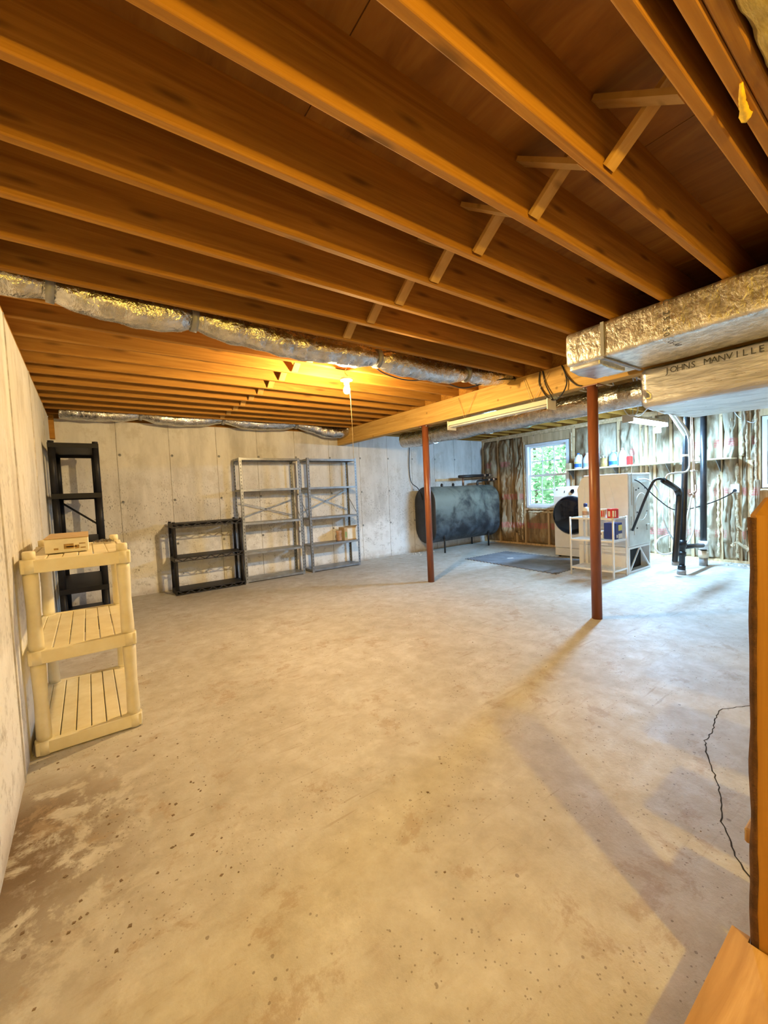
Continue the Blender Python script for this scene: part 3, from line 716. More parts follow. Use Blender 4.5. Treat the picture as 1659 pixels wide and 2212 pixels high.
# ================================================================== STAIR FOOT (newel, landing, treads)
st = thing('newel_post', 'rough orange-stained square newel post with bark along its edge', 'post', (1.205, .215, 0))
MB().prism([(1.160, .248), (1.160, .170), (1.25, .170), (1.25, .26), (1.172, .26)], 0, 1.175, 'z').build('shaft', 'newel_wood', st)
b = MB(); q = [(1.160, .248), (1.160, .170), (1.25, .170), (1.25, .26), (1.172, .26)]; cxx, cyy = 1.205, .213
b.add([(x, y, 1.175) for x, y in q]+[(cxx+(x-cxx)*.55, cyy+(y-cyy)*.55, 1.212) for x, y in q], [(0, 1, 6, 5), (1, 2, 7, 6), (2, 3, 8, 7), (3, 4, 9, 8), (4, 0, 5, 9), (5, 6, 7, 8, 9)]).build('cap', 'newel_wood', st)
b = MB(); vs = []
for j in range(41):
    z = .02+1.15*j/40; e = .005*nz(z*9, 3, 1)
    vs += [(1.1588, .247-.006*abs(nz(z*7, 1, 0)), z), (1.158-.002+e*.3, .252+e, z), (1.166, .2615+e, z), (1.182+.006*nz(z*6, 8, 2), .2605, z)]
b.add(vs, [(4*j+i, 4*j+i+1, 4*j+i+5, 4*j+i+4) for j in range(40) for i in range(3)], True).build('bark_edge', 'bark', st)
YE = .296
stair = thing('staircase', 'wooden stair foot with plywood landing at the lower right', 'stairs', (1.2, -.2, 0))
MB().prism([(.55, -.75), (1.155, -.75), (1.155, .263), (1.174, .263), (1.174, YE), (.55, YE)], .180, .20, 'z').build('landing', 'plywood_tread', stair)
for y in (-.7, .2): MB().box(.58, 1.13, y-.019, y+.019, 0, .179).build('landing_bearer', 'joist_wood', stair)
for i in range(7):
    x0 = 1.165+.245*i; z = .40+.20*i
    MB().bbox(x0 if i else 1.255, x0+.262, -.75, YE-.004, z-.038, z, .004, 1).build('tread', 'plywood_tread', stair)
for y in (-.55, -.15):
    MB().prism([(1.27, .02), (1.45, .02), (3.05, 1.33), (3.05, 1.555), (2.9, 1.555), (1.27, .22)], y-.02, y+.02, 'y').build('stringer', 'joist_wood', stair)
ins = crinkle_box(.6, 3.0, .10, .318, 2.384, 2.50, .012, 12, .03, 0, .02)
tag(ins.build('stairwell_insulation', 'yellow_insulation'), 'yellow fibreglass strip tucked beside the trimmer joists at the top right', 'insulation')
b = MB().tube([(1.60, .372, 2.388), (1.63, .378, 2.376), (1.68, .386, 2.372), (1.735, .394, 2.378), (1.75, .396, 2.388)], .011, 8, 5, lambda u, a, p: .011*(.4+1.1*u)*(1+.4*nz(p.x*60, a, 0)))
tag(b.build('foam_drip', 'foam_yellow'), 'bright yellow foam drip hanging from the trimmer joist', 'foam')

# ================================================================== CREAM PLASTIC SHELF
t = thing('plastic_shelf', 'cream plastic three-tier shelf unit against the left wall', 'shelf', (-.06, 3.1, 0))
y0, y1, x0, x1 = 2.69, 3.60, -.288, .178
for z in (.04, .505, .968):
    s = MB(); h = .034
    s.bbox(x0, x1, y0, y0+.03, z-h, z+h, .004, 1).bbox(x0, x1, y1-.03, y1, z-h, z+h, .004, 1).bbox(x0, x0+.03, y0+.03, y1-.03, z-h, z+h, .004, 1).bbox(x1-.03, x1, y0+.03, y1-.03, z-h, z+h, .004, 1)
    for xx in (x0+.035, x1-.035):
        for yy in (y0+.035, y1-.035): s.cyl((xx, yy, z-h), (xx, yy, z+h+.001), .040, 14)
    so = s.build('shelf', 'cream_plastic', t)
    wdt = (x1-x0-.06)/6
    for i in range(6):
        a = x0+.03+wdt*i
        MB().bbox(a+.002, a+wdt-.002, y0+.03, y1-.03, z+h-.016-(.003 if i % 2 else 0), z+h-.002-(.003 if i % 2 else 0), .003, 1).build('plank', 'cream_plastic_slotted', so)
for xx in (x0+.035, x1-.035):
    for yy in (y0+.035, y1-.035):
        for za, zb in ((.073, .472), (.538, .935)): MB().lathe([(.031, za), (.033, za+.03), (.029, (za+zb)/2), (.033, zb-.03), (.031, zb)], (xx, yy, 0), 'z', 16).build('post', 'cream_plastic', t)
        MB().lathe([(.027, 1.002), (.027, 1.04), (.022, 1.045)], (xx, yy, 0), 'z', 16).build('post_cap', 'cream_plastic', t)
        MB().cyl((xx, yy, 0), (xx, yy, .007), .03, 12).build('foot', 'cream_plastic', t)
bx = thing('flat_box', 'flat worn cardboard carton with printed end on the cream shelf', 'box', (-.08, 3.1, 1.004))
Mx = Matrix.Rotation(-.03, 3, 'Z')
MB().bbox(-.205, -.005, 2.95, 3.50, 1.003, 1.082, .003, 1).build('carton', 'white_card', bx)
MB().box(-.207, -.003, 2.947, 3.503, 1.082, 1.086).build('lid', 'cardboard', bx)
for xa, xb, za, zb in ((-.165, -.145, 1.02, 1.03), (-.12, -.075, 1.022, 1.05), (-.11, -.06, 1.03, 1.036), (-.07, -.05, 1.02, 1.04), (-.045, -.02, 1.02, 1.026), (-.05, -.02, 1.045, 1.05)):
    MB().box(xa, xb, 2.9475, 2.9495, za, zb).build('print_patch', 'amber_glass', bx)
b = MB(); n = 14; vs = []
for j in range(n+1):
    for i in range(n+1):
        u, v = i/n, j/n; x, y = .02+.12*u, 3.36+.18*v
        vs.append((x, y, 1.006+.035*abs(nz(u*4, v*4, 0))*math.sin(math.pi*u)**.5+.02*abs(nz(u*11, v*11, 3))))
k_ = len(vs); vs += [(p[0], p[1], p[2]-.0015) for p in vs]; W_ = n+1
fs = [(o_+j*W_+i, o_+j*W_+i+1, o_+(j+1)*W_+i+1, o_+(j+1)*W_+i) for o_ in (0, k_) for j in range(n) for i in range(n)]
tag(MB().add(vs, fs, True).build('plastic_film', 'clear_film'), 'crumpled clear plastic film at the far end of the cream shelf', 'plastic')

# ================================================================== BLACK RESIN SHELVES
def resin_shelf(name, label, x0, x1, y0, y1, tiers, pr, truss_axis, mat, group):
    t = thing(name, label, 'shelf', ((x0+x1)/2, (y0+y1)/2, 0), group)
    for z0, z1 in tiers:
        s = MB().box(x0, x1, y0, y1, z1-.012, z1)
        if truss_axis == 'x': s.box(x0, x1, y0, y0+.010, z0, z0+.010)
        else: s.box(x0, x1, y0, y0+.012, z0, z1-.012)
        s.box(x0, x1, y1-.012, y1, z0, z1-.012).box(x0, x0+.012, y0+.012, y1-.012, z0, z1-.012).box(x1-.012, x1, y0+.012, y1-.012, z0, z1-.012)
        so = s.build('shelf', mat, t)
        n = 12; r = MB()
        if truss_axis == 'x':
            for i in range(n):
                a = x0+.03+(x1-x0-.06)*i/n; c = x0+.03+(x1-x0-.06)*(i+1)/n; r.bar((a, y0+.005, z0+.006 if i % 2 else z1-.012), (c, y0+.005, z1-.012 if i % 2 else z0+.006), .012, .009, (0, 1, 0))
            r.build('truss_rail', mat, so)
    for xx in (x0+pr, x1-pr):
        for yy in (y0+pr, y1-pr, y0+pr*4.2):
            for (a0, a1), (c0, c1) in zip(tiers[:-1], tiers[1:]): MB().cyl((xx, yy, a1), (xx, yy, c0), pr, 12).build('post', mat, t)
            if yy != y0+pr*4.2: MB().cyl((xx, yy, tiers[-1][1]), (xx, yy, tiers[-1][1]+.02), pr*.9, 12).build('post_cap', mat, t)
    return t
resin_shelf('plastic_shelf', 'low black plastic three-tier shelf beside the steel shelving', .90, 1.82, 6.08, 6.44, ((.0, .06), (.45, .51), (.91, .97)), .021, 'x', 'black_resin', None)
tall = resin_shelf('plastic_shelf', 'tall black shelf unit standing in the left back corner', -.272, .135, 5.08, 6.20, ((.0, .06), (.40, .45), (.86, .91), (1.34, 1.39), (1.84, 1.885)), .028, 'y', 'dark_plastic', None)
MB().bar((-.25, 6.17, 1.32), (.11, 6.17, 1.02), .022, .010, (0, 1, 0)).build('brace', 'dark_plastic', tall)

# ================================================================== STEEL SHELVING
def steel_shelf(label, x0, x1, y0, y1, tiers, H, mat, xz, group='steel shelving by the back wall'):
    t = thing('steel_shelf', label, 'shelf', ((x0+x1)/2, (y0+y1)/2, 0), group)
    for xx, sx in ((x0, 1), (x1, -1)):
        for yy, sy in ((y0, 1), (y1, -1)):
            b = MB().box(min(xx, xx+sx*.038), max(xx, xx+sx*.038), min(yy, yy+sy*.0022), max(yy, yy+sy*.0022), 0, H).box(min(xx, xx+sx*.0022), max(xx, xx+sx*.0022), min(yy+sy*.0022, yy+sy*.038), max(yy+sy*.0022, yy+sy*.038), 0, H)
            p = b.build('post', mat, t)
            hs = MB()
            for q in range(int(H/.05)-1): hs.box(xx+sx*.016, xx+sx*.024, (yy-sy*.0004 if sy > 0 else yy-.0001), (yy-sy*.0002 if sy > 0 else yy+.0004), .05+q*.05, .07+q*.05) if sy > 0 else hs.box(xx+sx*.016, xx+sx*.024, yy-.0030, yy-.0024, .05+q*.05, .07+q*.05)
            ho = hs.build('slot_holes', 'dark_void', p); ho['kind'] = 'stuff'
    for z in tiers:
        MB().box(x0+.004, x1-.004, y0+.004, y1-.004, z-.002, z).box(x0+.004, x1-.004, y0+.003, y0+.006, z-.032, z-.002).box(x0+.004, x1-.004, y1-.006, y1-.003, z-.032, z-.002).box(x0+.003, x0+.006, y0+.006, y1-.006, z-.032, z-.002).box(x1-.006, x1-.003, y0+.006, y1-.006, z-.032, z-.002).build('shelf', mat, t)
    z0, z1 = xz
    for a, c in ((x0, x1), (x1, x0)): MB().bar((a+.01 if a < c else a-.01, y1+.003, z0), (c-.01 if a < c else c+.01, y1+.003, z1), .016, .002, (0, 1, 0)).build('cross_brace', mat, t)
    for xx in (x0-.003, x1+.003):
        MB().bar((xx, y0+.01, z0-.1), (xx, y1-.01, z0+.22), .002, .016, (0, 0, 1)).build('side_brace', mat, t)
    return t
T5 = (.045, .455, .90, 1.40, 1.865)
steel_shelf('grey steel shelving unit, empty, beside the low black shelf', 1.845, 2.80, 6.14, 6.46, T5, 1.87, 'galvanised', (.95, 1.22))
steel_shelf('grey steel shelving unit holding a box on its second tier', 2.93, 3.865, 6.14, 6.46, T5, 1.88, 'grey_enamel', (.98, 1.34))
c = thing('carton', 'open printed cardboard carton on the steel shelf', 'box', (3.72, 6.32, .456))
b = MB(); x0, x1, y0, y1, z0, z1 = 3.61, 3.85, 6.22, 6.42, .4555, .68
b.box(x0, x1, y0, y0+.004, z0, z1).box(x0, x1, y1-.004, y1, z0, z1).box(x0, x0+.004, y0+.004, y1-.004, z0, z1).box(x1-.004, x1, y0+.004, y1-.004, z0, z1).box(x0+.004, x1-.004, y0+.004, y1-.004, z0, z0+.004)
b.build('body', 'cardboard', c); MB().box(x0+.06, x1-.003, y0-.0015, y0-.0002, z0+.02, z1-.02).build('front_label', 'white_card', c)
MB().box(x0+.01, x0+.05, y0-.0015, y0-.0002, z0+.05, z0+.15).build('green_print', 'green_print', c)
MB().add([(x0, y0, z1), (x1, y0, z1), (x1, y0-.05, z1+.03), (x0, y0-.05, z1+.03), (x0, y0, z1+.003), (x1, y0, z1+.003), (x1, y0-.05, z1+.033), (x0, y0-.05, z1+.033)], [(0, 1, 2, 3), (4, 5, 6, 7), (0, 1, 5, 4), (2, 3, 7, 6), (1, 2, 6, 5), (0, 3, 7, 4)]).build('flap', 'cardboard', c)
tag(MB().lathe([(.035, 0), (.052, .01), (.045, .03), (.052, .05), (.044, .075), (.05, .10), (.042, .125), (.055, .15), (.055, .175), (.05, .18)], (3.53, 6.28, .4555), 'z', 18).build('ceramic_stack', 'brown_ceramic'), 'small stack of brown clay pots beside the carton', 'pots')

# ================================================================== OIL TANK
tk = thing('oil_tank', 'large black oblong heating-oil tank on legs by the back wall', 'tank', (6.42, 6.2, 0))
x0, x1, yc, hw, zb, zt = 5.47, 7.38, 6.185, .305, .20, 1.33
def oval(n=14, k_=1.0):
    pts = []; r = hw*k_; za, zc = zb+hw, zt-hw
    for i in range(n+1): a = math.pi*i/n; pts.append((yc+r*math.cos(a), zc+r*math.sin(a)))
    for i in range(n+1): a = math.pi+math.pi*i/n; pts.append((yc+r*math.cos(a), za+r*math.sin(a)))
    return pts
b = MB(); rings = []
secs = [(x0+.0, 1.0), (x0+.02, 1.012), (x0+.03, 1.0), ((x0+x1)/2, 1.0), (x1-.03, 1.0), (x1-.02, 1.012), (x1, 1.0)]
base = oval(); n = len(base); vs = []
for xx, s in secs: vs += [(xx, yc+(p-yc)*s, (zb+zt)/2+(q-(zb+zt)/2)*s) for p, q in base]
b.add(vs, [(i*n+j, i*n+(j+1) % n, (i+1)*n+(j+1) % n, (i+1)*n+j) for i in range(len(secs)-1) for j in range(n)], True)
b.build('shell', 'tank_paint', tk)
for xe, sgn in ((x0, -1), (x1, 1)):
    b = MB(); vs = []
    pr = [(1.0, 0), (.97, .012), (.93, .02), (.80, .035), (.5, .05), (.2, .056)]
    for s, d in pr: vs += [(xe+sgn*d, yc+(p-yc)*s, (zb+zt)/2+(q-(zb+zt)/2)*s) for p, q in base]
    b.add(vs, [(i*n+j, i*n+(j+1) % n, (i+1)*n+(j+1) % n, (i+1)*n+j) for i in range(len(pr)-1) for j in range(n)], True)
    m0 = len(b.v)-n; b.f.append([m0+j for j in range(n)]); b.sm.append(True); b.build('end_cap', 'tank_end', tk)
for xx in (x0+.27, x1-.32):
    for yy in (yc-.24, yc+.24):
        MB().cyl((xx, yy, 0), (xx, yy, .44), .018, 12).build('leg', 'black_pipe', tk); MB().cyl((xx, yy, .27), (xx, yy, .40), .028, 12).build('leg_socket', 'tank_end', tk)
for xx in (5.95, 6.28): MB().cyl((xx, yc, zt-.01), (xx, yc, zt+.045), .028, 12).cyl((xx, yc, zt+.045), (xx, yc, zt+.06), .018, 6).build('bung', 'black_pipe', tk)
pp = thing('tank_piping', 'black fill and vent pipes with copper fittings on top of the tank', 'pipes', (7.0, 6.2, zt))
MB().cyl((6.60, 6.2, zt-.005), (6.60, 6.2, 1.50), .024, 12).build('riser', 'bronze_fitting', pp)
MB().cyl((6.48, 6.2, 1.525), (7.40, 6.2, 1.545), .032, 14).build('vent_pipe', 'black_pipe', pp)
MB().tube([(7.0, 6.15, zt-.005), (7.0, 6.15, 1.40), (7.05, 6.15, 1.425), (7.12, 6.15, 1.43), (7.60, 6.12, 1.45)], .024, 10, 5).build('fill_pipe', 'black_pipe', pp)
for x, y, z, r in ((7.25, 6.17, 1.54, .042), (7.42, 6.18, 1.545, .05), (7.5, 6.13, 1.45, .044), (7.35, 6.13, 1.44, .038)):
    MB().lathe([(r*.7, -.03), (r, -.025), (r, .025), (r*.7, .03)], (x, y, z), 'x', 12).build('fitting', 'copper', pp)
MB().cyl((7.42, 6.18, 1.545), (7.615, 6.18, 1.56), .02, 10).build('vent_stub', 'copper', pp)
tag(MB().tube([(5.41, 6.49, 2.30), (5.39, 6.505, 2.1), (5.37, 6.51, 1.74), (5.40, 6.50, 1.45), (5.48, 6.40, 1.32), (5.425, 6.25, 1.20), (5.41, 6.2, 1.08)], .0085, 7, 8).build('tank_cable', 'black_rubber'), 'black cable dropping down the back wall to the tank end', 'cable')
tag(MB().bar((6.1, 6.515, 1.47), (6.7, 6.515, 1.475), .012, .05, (0, 0, 1)).build('wall_cleat', 'stud_wood'), 'short wooden cleat fixed to the back wall above the tank', 'wood strip')

# ================================================================== WASHING MACHINE (front faces the room)
WX, WY0, WY1 = 6.63, 3.42, 4.10
wm = thing('washing_machine', 'white front-loading washing machine with a big round black door below the window', 'washer', (7.0, 3.76, 0))
MB().bbox(WX, WX+.78, WY0, WY1, .03, .165, .008).build('riser_drawer', 'white_enamel', wm)
b = MB(); b.prism([(WX, .172), (WX, 1.055), (WX+.045, 1.205), (WX+.09, 1.222), (WX+.76, 1.222), (WX+.78, 1.20), (WX+.78, .172)], WY0, WY1, 'y'); b.build('cabinet', 'white_enamel', wm)
for yy in (WY0+.05, WY1-.05):
    for xx in (WX+.06, WX+.70): MB().cyl((xx, yy, 0), (xx, yy, .032), .022, 10).build('foot', 'black_rubber', wm)
dc = (WX-.002, 3.785, .735)
MB().lathe([(.315, .0), (.322, -.018), (.312, -.045), (.28, -.06), (.24, -.062), (.18, -.075), (.02, -.082)], dc, 'x', 40).build('door', 'black_gloss', wm)
MB().lathe([(.327, .0), (.332, -.012), (.324, -.02), (.317, -.012), (.317, 0)], dc, 'x', 40).build('door_ring', 'grey_enamel', wm)
pnx = lambda z: WX+(z-1.055)*.3
b = MB(); 
kc = Vector((pnx(1.13), 3.76, 1.13)); nd = Vector((-.958, 0, .287))
MB().cyl(kc-nd*.002, kc+nd*.028, .038, 24).build('dial', 'chrome', wm); MB().cyl(kc+nd*.028, kc+nd*.032, .028, 20).build('dial_face', 'black_gloss', wm)
for yy, hh in ((3.915, .05), (3.62, .05)): MB().bar(Vector((pnx(1.11), yy, 1.11))+nd*.002, Vector((pnx(1.15), yy, 1.15))+nd*.002, .012, .003, (1, 0, 0)).build('display', 'black_gloss', wm)
MB().cyl(Vector((pnx(1.17), 4.06, 1.17))-nd*.001, Vector((pnx(1.17), 4.06, 1.17))+nd*.004, .011, 10).build('badge', 'black_gloss', wm)

# ================================================================== DRYER (turned, back panel to the right)
dr = thing('dryer', 'white machine on a pedestal with its bare metal back turned to the pipes', 'dryer', (6.27, 2.95, 0))
dx0, dx1, dy0, dy1 = 5.925, 6.60, 2.58, 3.275
b = MB(); b.prism([(dy0, .365), (dy0, 1.345), (dy1-.10, 1.345), (dy1-.06, 1.335), (dy1, 1.20), (dy1+.015, 1.17), (dy1, 1.05), (dy1, .365)], dx0, dx1, 'x'); b.build('cabinet', 'white_enamel', dr)
MB().bbox(dx0-.004, dx1+.004, dy0-.006, dy1-.09, 1.346, 1.372, .006).build('lid', 'white_enamel', dr)
MB().box(dx0+.02, dx1-.02, dy0-.006, dy0-.0005, .375, 1.335).build('back_panel', 'sheet_zinc', dr)
b = MB()
for x, z, ww, hh in ((6.0, 1.24, .5, .012), (6.02, 1.21, .012, .55), (6.0, .72, .02, .12)): b.box(x, x+ww, dy0-.012, dy0-.006, z-hh/2, z+hh/2)
b.build('back_rib', 'sheet_zinc', dr)
MB().box(6.08, 6.52, dy0-.014, dy0-.0065, .52, 1.18).build('service_panel', 'sheet_zinc', dr)
MB().tube([(6.30+.19*math.cos(a_*math.pi/16), dy0-.014, .90+.19*math.sin(a_*math.pi/16)) for a_ in range(33)], .006, 6, 1).build('pressed_ring', 'sheet_zinc', dr)
for x, z in ((6.12, 1.13), (6.2, 1.15), (6.4, 1.15), (6.47, 1.12), (6.15, .82), (6.44, .62), (6.14, .6), (6.46, .82)): MB().box(x, x+.03, dy0-.018, dy0-.0145, z, z+.018).build('slot', 'dark_void', dr)
MB().box(6.45, 6.53, dy0-.03, dy0-.0145, .56, .64).build('valve_plate', 'sheet_zinc', dr)
# pressed ribs on the side
for pts in (((dy0+.17, .45), (dy0+.16, .8), (dy0+.19, 1.05), (dy0+.25, 1.27)), ((dy0+.27, .62), (dy0+.28, .9), (dy0+.32, 1.14)), ((dy1-.10, .45), (dy1-.10, 1.2))):
    MB().tube([(dx0-.0005, y, z) for y, z in pts], .005, 6, 5).build('side_rib', 'white_enamel', dr)
# pedestal: closed side, open back with a V brace
p = MB().box(dx0, dx0+.012, dy0, dy1, .0, .36).box(dx1-.012, dx1, dy0, dy1, .0, .36).box(dx0+.012, dx1-.012, dy1-.012, dy1, 0, .36).box(dx0+.012, dx1-.012, dy0, dy1-.012, .35, .36).box(dx0+.012, dx1-.012, dy0, dy1-.012, .0, .012)
pd_ = p.build('pedestal', 'white_enamel', dr)
f = MB().box(dx0+.012, dx0+.03, dy0-.003, dy0+.01, .012, .35).box(dx1-.03, dx1-.012, dy0-.003, dy0+.01, .012, .35).box(dx0+.03, dx1-.03, dy0-.003, dy0+.01, .33, .35).box(dx0+.03, dx1-.03, dy0-.003, dy0+.01, .012, .03)
f.bar(((dx0+dx1)/2, dy0+.002, .335), (dx0+.03, dy0+.002, .03), .012, .018, (0, 1, 0)).bar(((dx0+dx1)/2, dy0+.002, .335), (dx1-.03, dy0+.002, .03), .012, .018, (0, 1, 0))
f.build('pedestal_brace', 'white_enamel', pd_)
MB().box(dx0+.02, dx1-.02, dy0+.12, dy1-.03, .014, .34).build('pedestal_dark_fill', 'dark_void', pd_)  # dark block put in for the shaded hollow of the open-backed pedestal

# ================================================================== WIRE RACK AND GROCERIES
rk = thing('wire_rack', 'white three-tier wire rack beside the dryer', 'rack', (5.635, 2.84, 0))
rx0, rx1, ry0, ry1 = 5.455, 5.82, 2.56, 3.135
for xx in (rx0, rx1):
    for yy in (ry0, ry1): MB().cyl((xx, yy, 0), (xx, yy, .805), .0125, 10).build('leg', 'white_wire', rk)
for z in (.10, .49, .785):
    s = MB().box(rx0-.008, rx1+.008, ry0-.008, ry0+.008, z-.011, z+.011).box(rx0-.008, rx1+.008, ry1-.008, ry1+.008, z-.011, z+.011).box(rx0-.008, rx0+.008, ry0+.008, ry1-.008, z-.011, z+.011).box(rx1-.008, rx1+.008, ry0+.008, ry1-.008, z-.011, z+.011)
    so = s.build('tier_frame', 'white_wire', rk); wv = MB()
    for i in range(1, 20): yy = ry0+(ry1-ry0)*i/20; wv.bar((rx0, yy, z+.006), (rx1, yy, z+.006), .005, .005)
    for i in range(1, 4): xx = rx0+(rx1-rx0)*i/4; wv.bar((xx, ry0, z), (xx, ry1, z), .005, .005)
    wv.build('wire_grid', 'white_wire', so)
def can(x, y, z, r, h, label, mats):
    t = thing('food_can', label, 'can', (x, y, z), 'cans on the wire rack')
    MB().lathe([(r, 0), (r, .006), (r*.985, .008), (r*.985, h-.008), (r, h-.006), (r, h), (r*.93, h), (r*.93, h-.006)], (x, y, z), 'z', 24).build('body', mats[0], t)
    for i, (a0, a1, z0, z1) in enumerate(((2.6, 3.1, .02, .09), (3.5, 3.8, .015, .095), (3.95, 4.15, .015, .095), (1.9, 2.2, .02, .08))):
        b = MB(); vs = []
        for j in range(7):
            a = a0+(a1-a0)*j/6; vs += [(x+r*.995*math.cos(a), y+r*.995*math.sin(a), z+z0), (x+r*.995*math.cos(a), y+r*.995*math.sin(a), z+z1)]
        b.add(vs, [(2*j, 2*j+2, 2*j+3, 2*j+1) for j in range(6)]).build('label_patch', mats[1], t)
ZS = .797
can(5.52, 2.735, ZS, .062, .115, 'white printed can next to the red can on the wire rack', ('white_card', 'label_red'))
can(5.53, 2.595, ZS, .066, .118, 'red printed can at the near end of the wire rack', ('label_red', 'white_card'))
bt = thing('vitamin_bottle', 'small white bottle with a blue cap on the wire rack', 'bottle', (5.53, 2.955, ZS))
MB().lathe([(.036, 0), (.04, .008), (.04, .115), (.034, .135), (.02, .145)], (5.53, 2.955, ZS), 'z', 18).build('body', 'white_plastic', bt)
MB().lathe([(.041, .03), (.0412, .085), (.0405, .086)], (5.53, 2.955, ZS), 'z', 18).build('label_wrap', 'brown_ceramic', bt); MB().lathe([(.024, .143), (.025, .185), (.02, .19)], (5.53, 2.955, ZS), 'z', 18).build('cap', 'navy_print', bt)
zb2 = .502
bb_ = thing('detergent_box', 'navy blue detergent box with a yellow panel on the middle tier', 'box', (5.7, 2.66, zb2))
MB().bbox(5.615, 5.79, 2.60, 2.755, zb2, zb2+.215, .002, 1).build('carton', 'navy_print', bb_)
MB().box(5.685, 5.782, 2.5975, 2.5997, zb2+.11, zb2+.185).build('yellow_panel', 'label_yellow', bb_); MB().box(5.68, 5.785, 2.5975, 2.5997, zb2+.005, zb2+.07).build('white_panel', 'white_card', bb_)
MB().box(5.63, 5.66, 2.5975, 2.5997, zb2+.02, zb2+.06).build('white_panel', 'white_card', bb_)
wb = thing('small_white_box', 'small white box beside the blue detergent box', 'box', (5.70, 2.82, zb2))
MB().bbox(5.64, 5.76, 2.775, 2.875, zb2, zb2+.10, .004, 1).build('carton', 'white_card', wb); MB().box(5.637, 5.6395, 2.80, 2.83, zb2+.05, zb2+.075).build('mark', 'print_ink', wb)

# ================================================================== WALL SHELF WITH JUGS
zs = 1.535
ws = thing('wall_shelf', 'long pale board shelf fixed across the insulated stud wall', 'shelf', (7.5, 3.05, zs))
MB().bbox(7.34, 7.60, 1.83, 4.33, zs-.02, zs, .003, 1).build('board', 'shelf_board', ws)
for y in (2.02, 2.66, 3.46, 4.27): MB().prism([(7.60, zs-.021), (7.40, zs-.021), (7.40, zs-.03), (7.592, zs-.19), (7.60, zs-.19)], y-.004, y+.004, 'y').build('bracket', 'galvanised', ws)
tag(MB().bbox(7.40, 7.56, 4.235, 4.325, zs, zs+.12, .004, 1).build('brown_carton', 'cardboard'), 'small brown carton at the window end of the wall shelf', 'box')
def jug(x, y, label, body, lab, cap, h=.28, wd=.15, handle=True, yellow=False, name='jug'):
    t = thing(name, label, 'jug', (x, y, zs), 'cleaning jugs on the wall shelf'); r = wd/2
    MB().lathe([(r*.92, 0), (r, .012), (r, h*.52), (r*.86, h*.68), (r*.45, h*.86), (r*.27, h*.90), (r*.27, h*.93)], (x, y, zs), 'z', 20).build('body', body, t)
    MB().lathe([(r*.31, h*.925), (r*.31, h*.99), (r*.26, h)], (x, y, zs), 'z', 14).build('cap', cap, t)
    if handle: MB().tube([(x-.01, y-r*.3, zs+h*.86), (x-.015, y-r*.85, zs+h*.84), (x-.015, y-r*1.0, zs+h*.70), (x-.01, y-r*.93, zs+h*.55)], .011, 8, 5).build('handle', body, t)
    b = MB(); vs = []
    for j in range(9):
        a = math.pi*.62+math.pi*.75*j/8; vs += [(x+(r+.001)*math.cos(a), y+(r+.001)*math.sin(a), zs+h*.10), (x+(r+.001)*math.cos(a), y+(r+.001)*math.sin(a), zs+h*.33)]
    b.add(vs, [(2*j, 2*j+2, 2*j+3, 2*j+1) for j in range(8)], True).build('label_wrap', lab, t)
    if yellow:
        b = MB(); b.add([(q[0], q[1], q[2]+h*.235) if i % 2 else (q[0], q[1], q[2]+h*.235) for i, q in enumerate(vs)], [(2*j, 2*j+2, 2*j+3, 2*j+1) for j in range(2, 7)], True)
        for q in b.v: q.z = zs+h*.34 if q.z < zs+h*.45 else zs+h*.45
        b.build('label_band', 'label_yellow', t)
jug(7.47, 4.105, 'white jug with blue and yellow label at the window end of the shelf', 'jug_white', 'label_blue', 'label_blue', .29, .15, True, True)
jug(7.47, 3.94, 'pale blue jug partly hidden behind the steel column', 'jug_white', 'jug_blue', 'white_plastic', .28, .14)
jug(7.47, 3.475, 'pale blue jug with a dark blue label between the jar and white bottle', 'jug_blue', 'label_blue', 'white_plastic', .27, .15)
jug(7.47, 3.325, 'plain white bottle, rightmost of the jugs on the shelf', 'jug_white', 'white_plastic', 'white_plastic', .30, .13, False, name='bottle')
jr_ = thing('amber_jar', 'brown jar crammed with pale sticks on the wall shelf', 'jar', (7.47, 3.63, zs))
MB().lathe([(.062, 0), (.068, .01), (.068, .13), (.06, .14), (.06, .16), (.052, .16), (.052, .14)], (7.47, 3.63, zs), 'z', 20).build('body', 'amber_glass', jr_)
for i in range(9):
    a = i*2.4; q = .012+.004*i; MB().cyl((7.47+q*math.cos(a), 3.63+q*math.sin(a), zs+.02), (7.47+q*1.7*math.cos(a), 3.63+q*1.7*math.sin(a), zs+.20+.02*math.sin(i*3)), .006, 6).build('stick', 'offwhite_metal', jr_)
tag(MB().bbox(7.43, 7.53, 3.19, 3.245, zs, zs+.15, .003, 1).build('red_packet', 'label_red'), 'small red packet beside the white bottle on the wall shelf', 'packet')

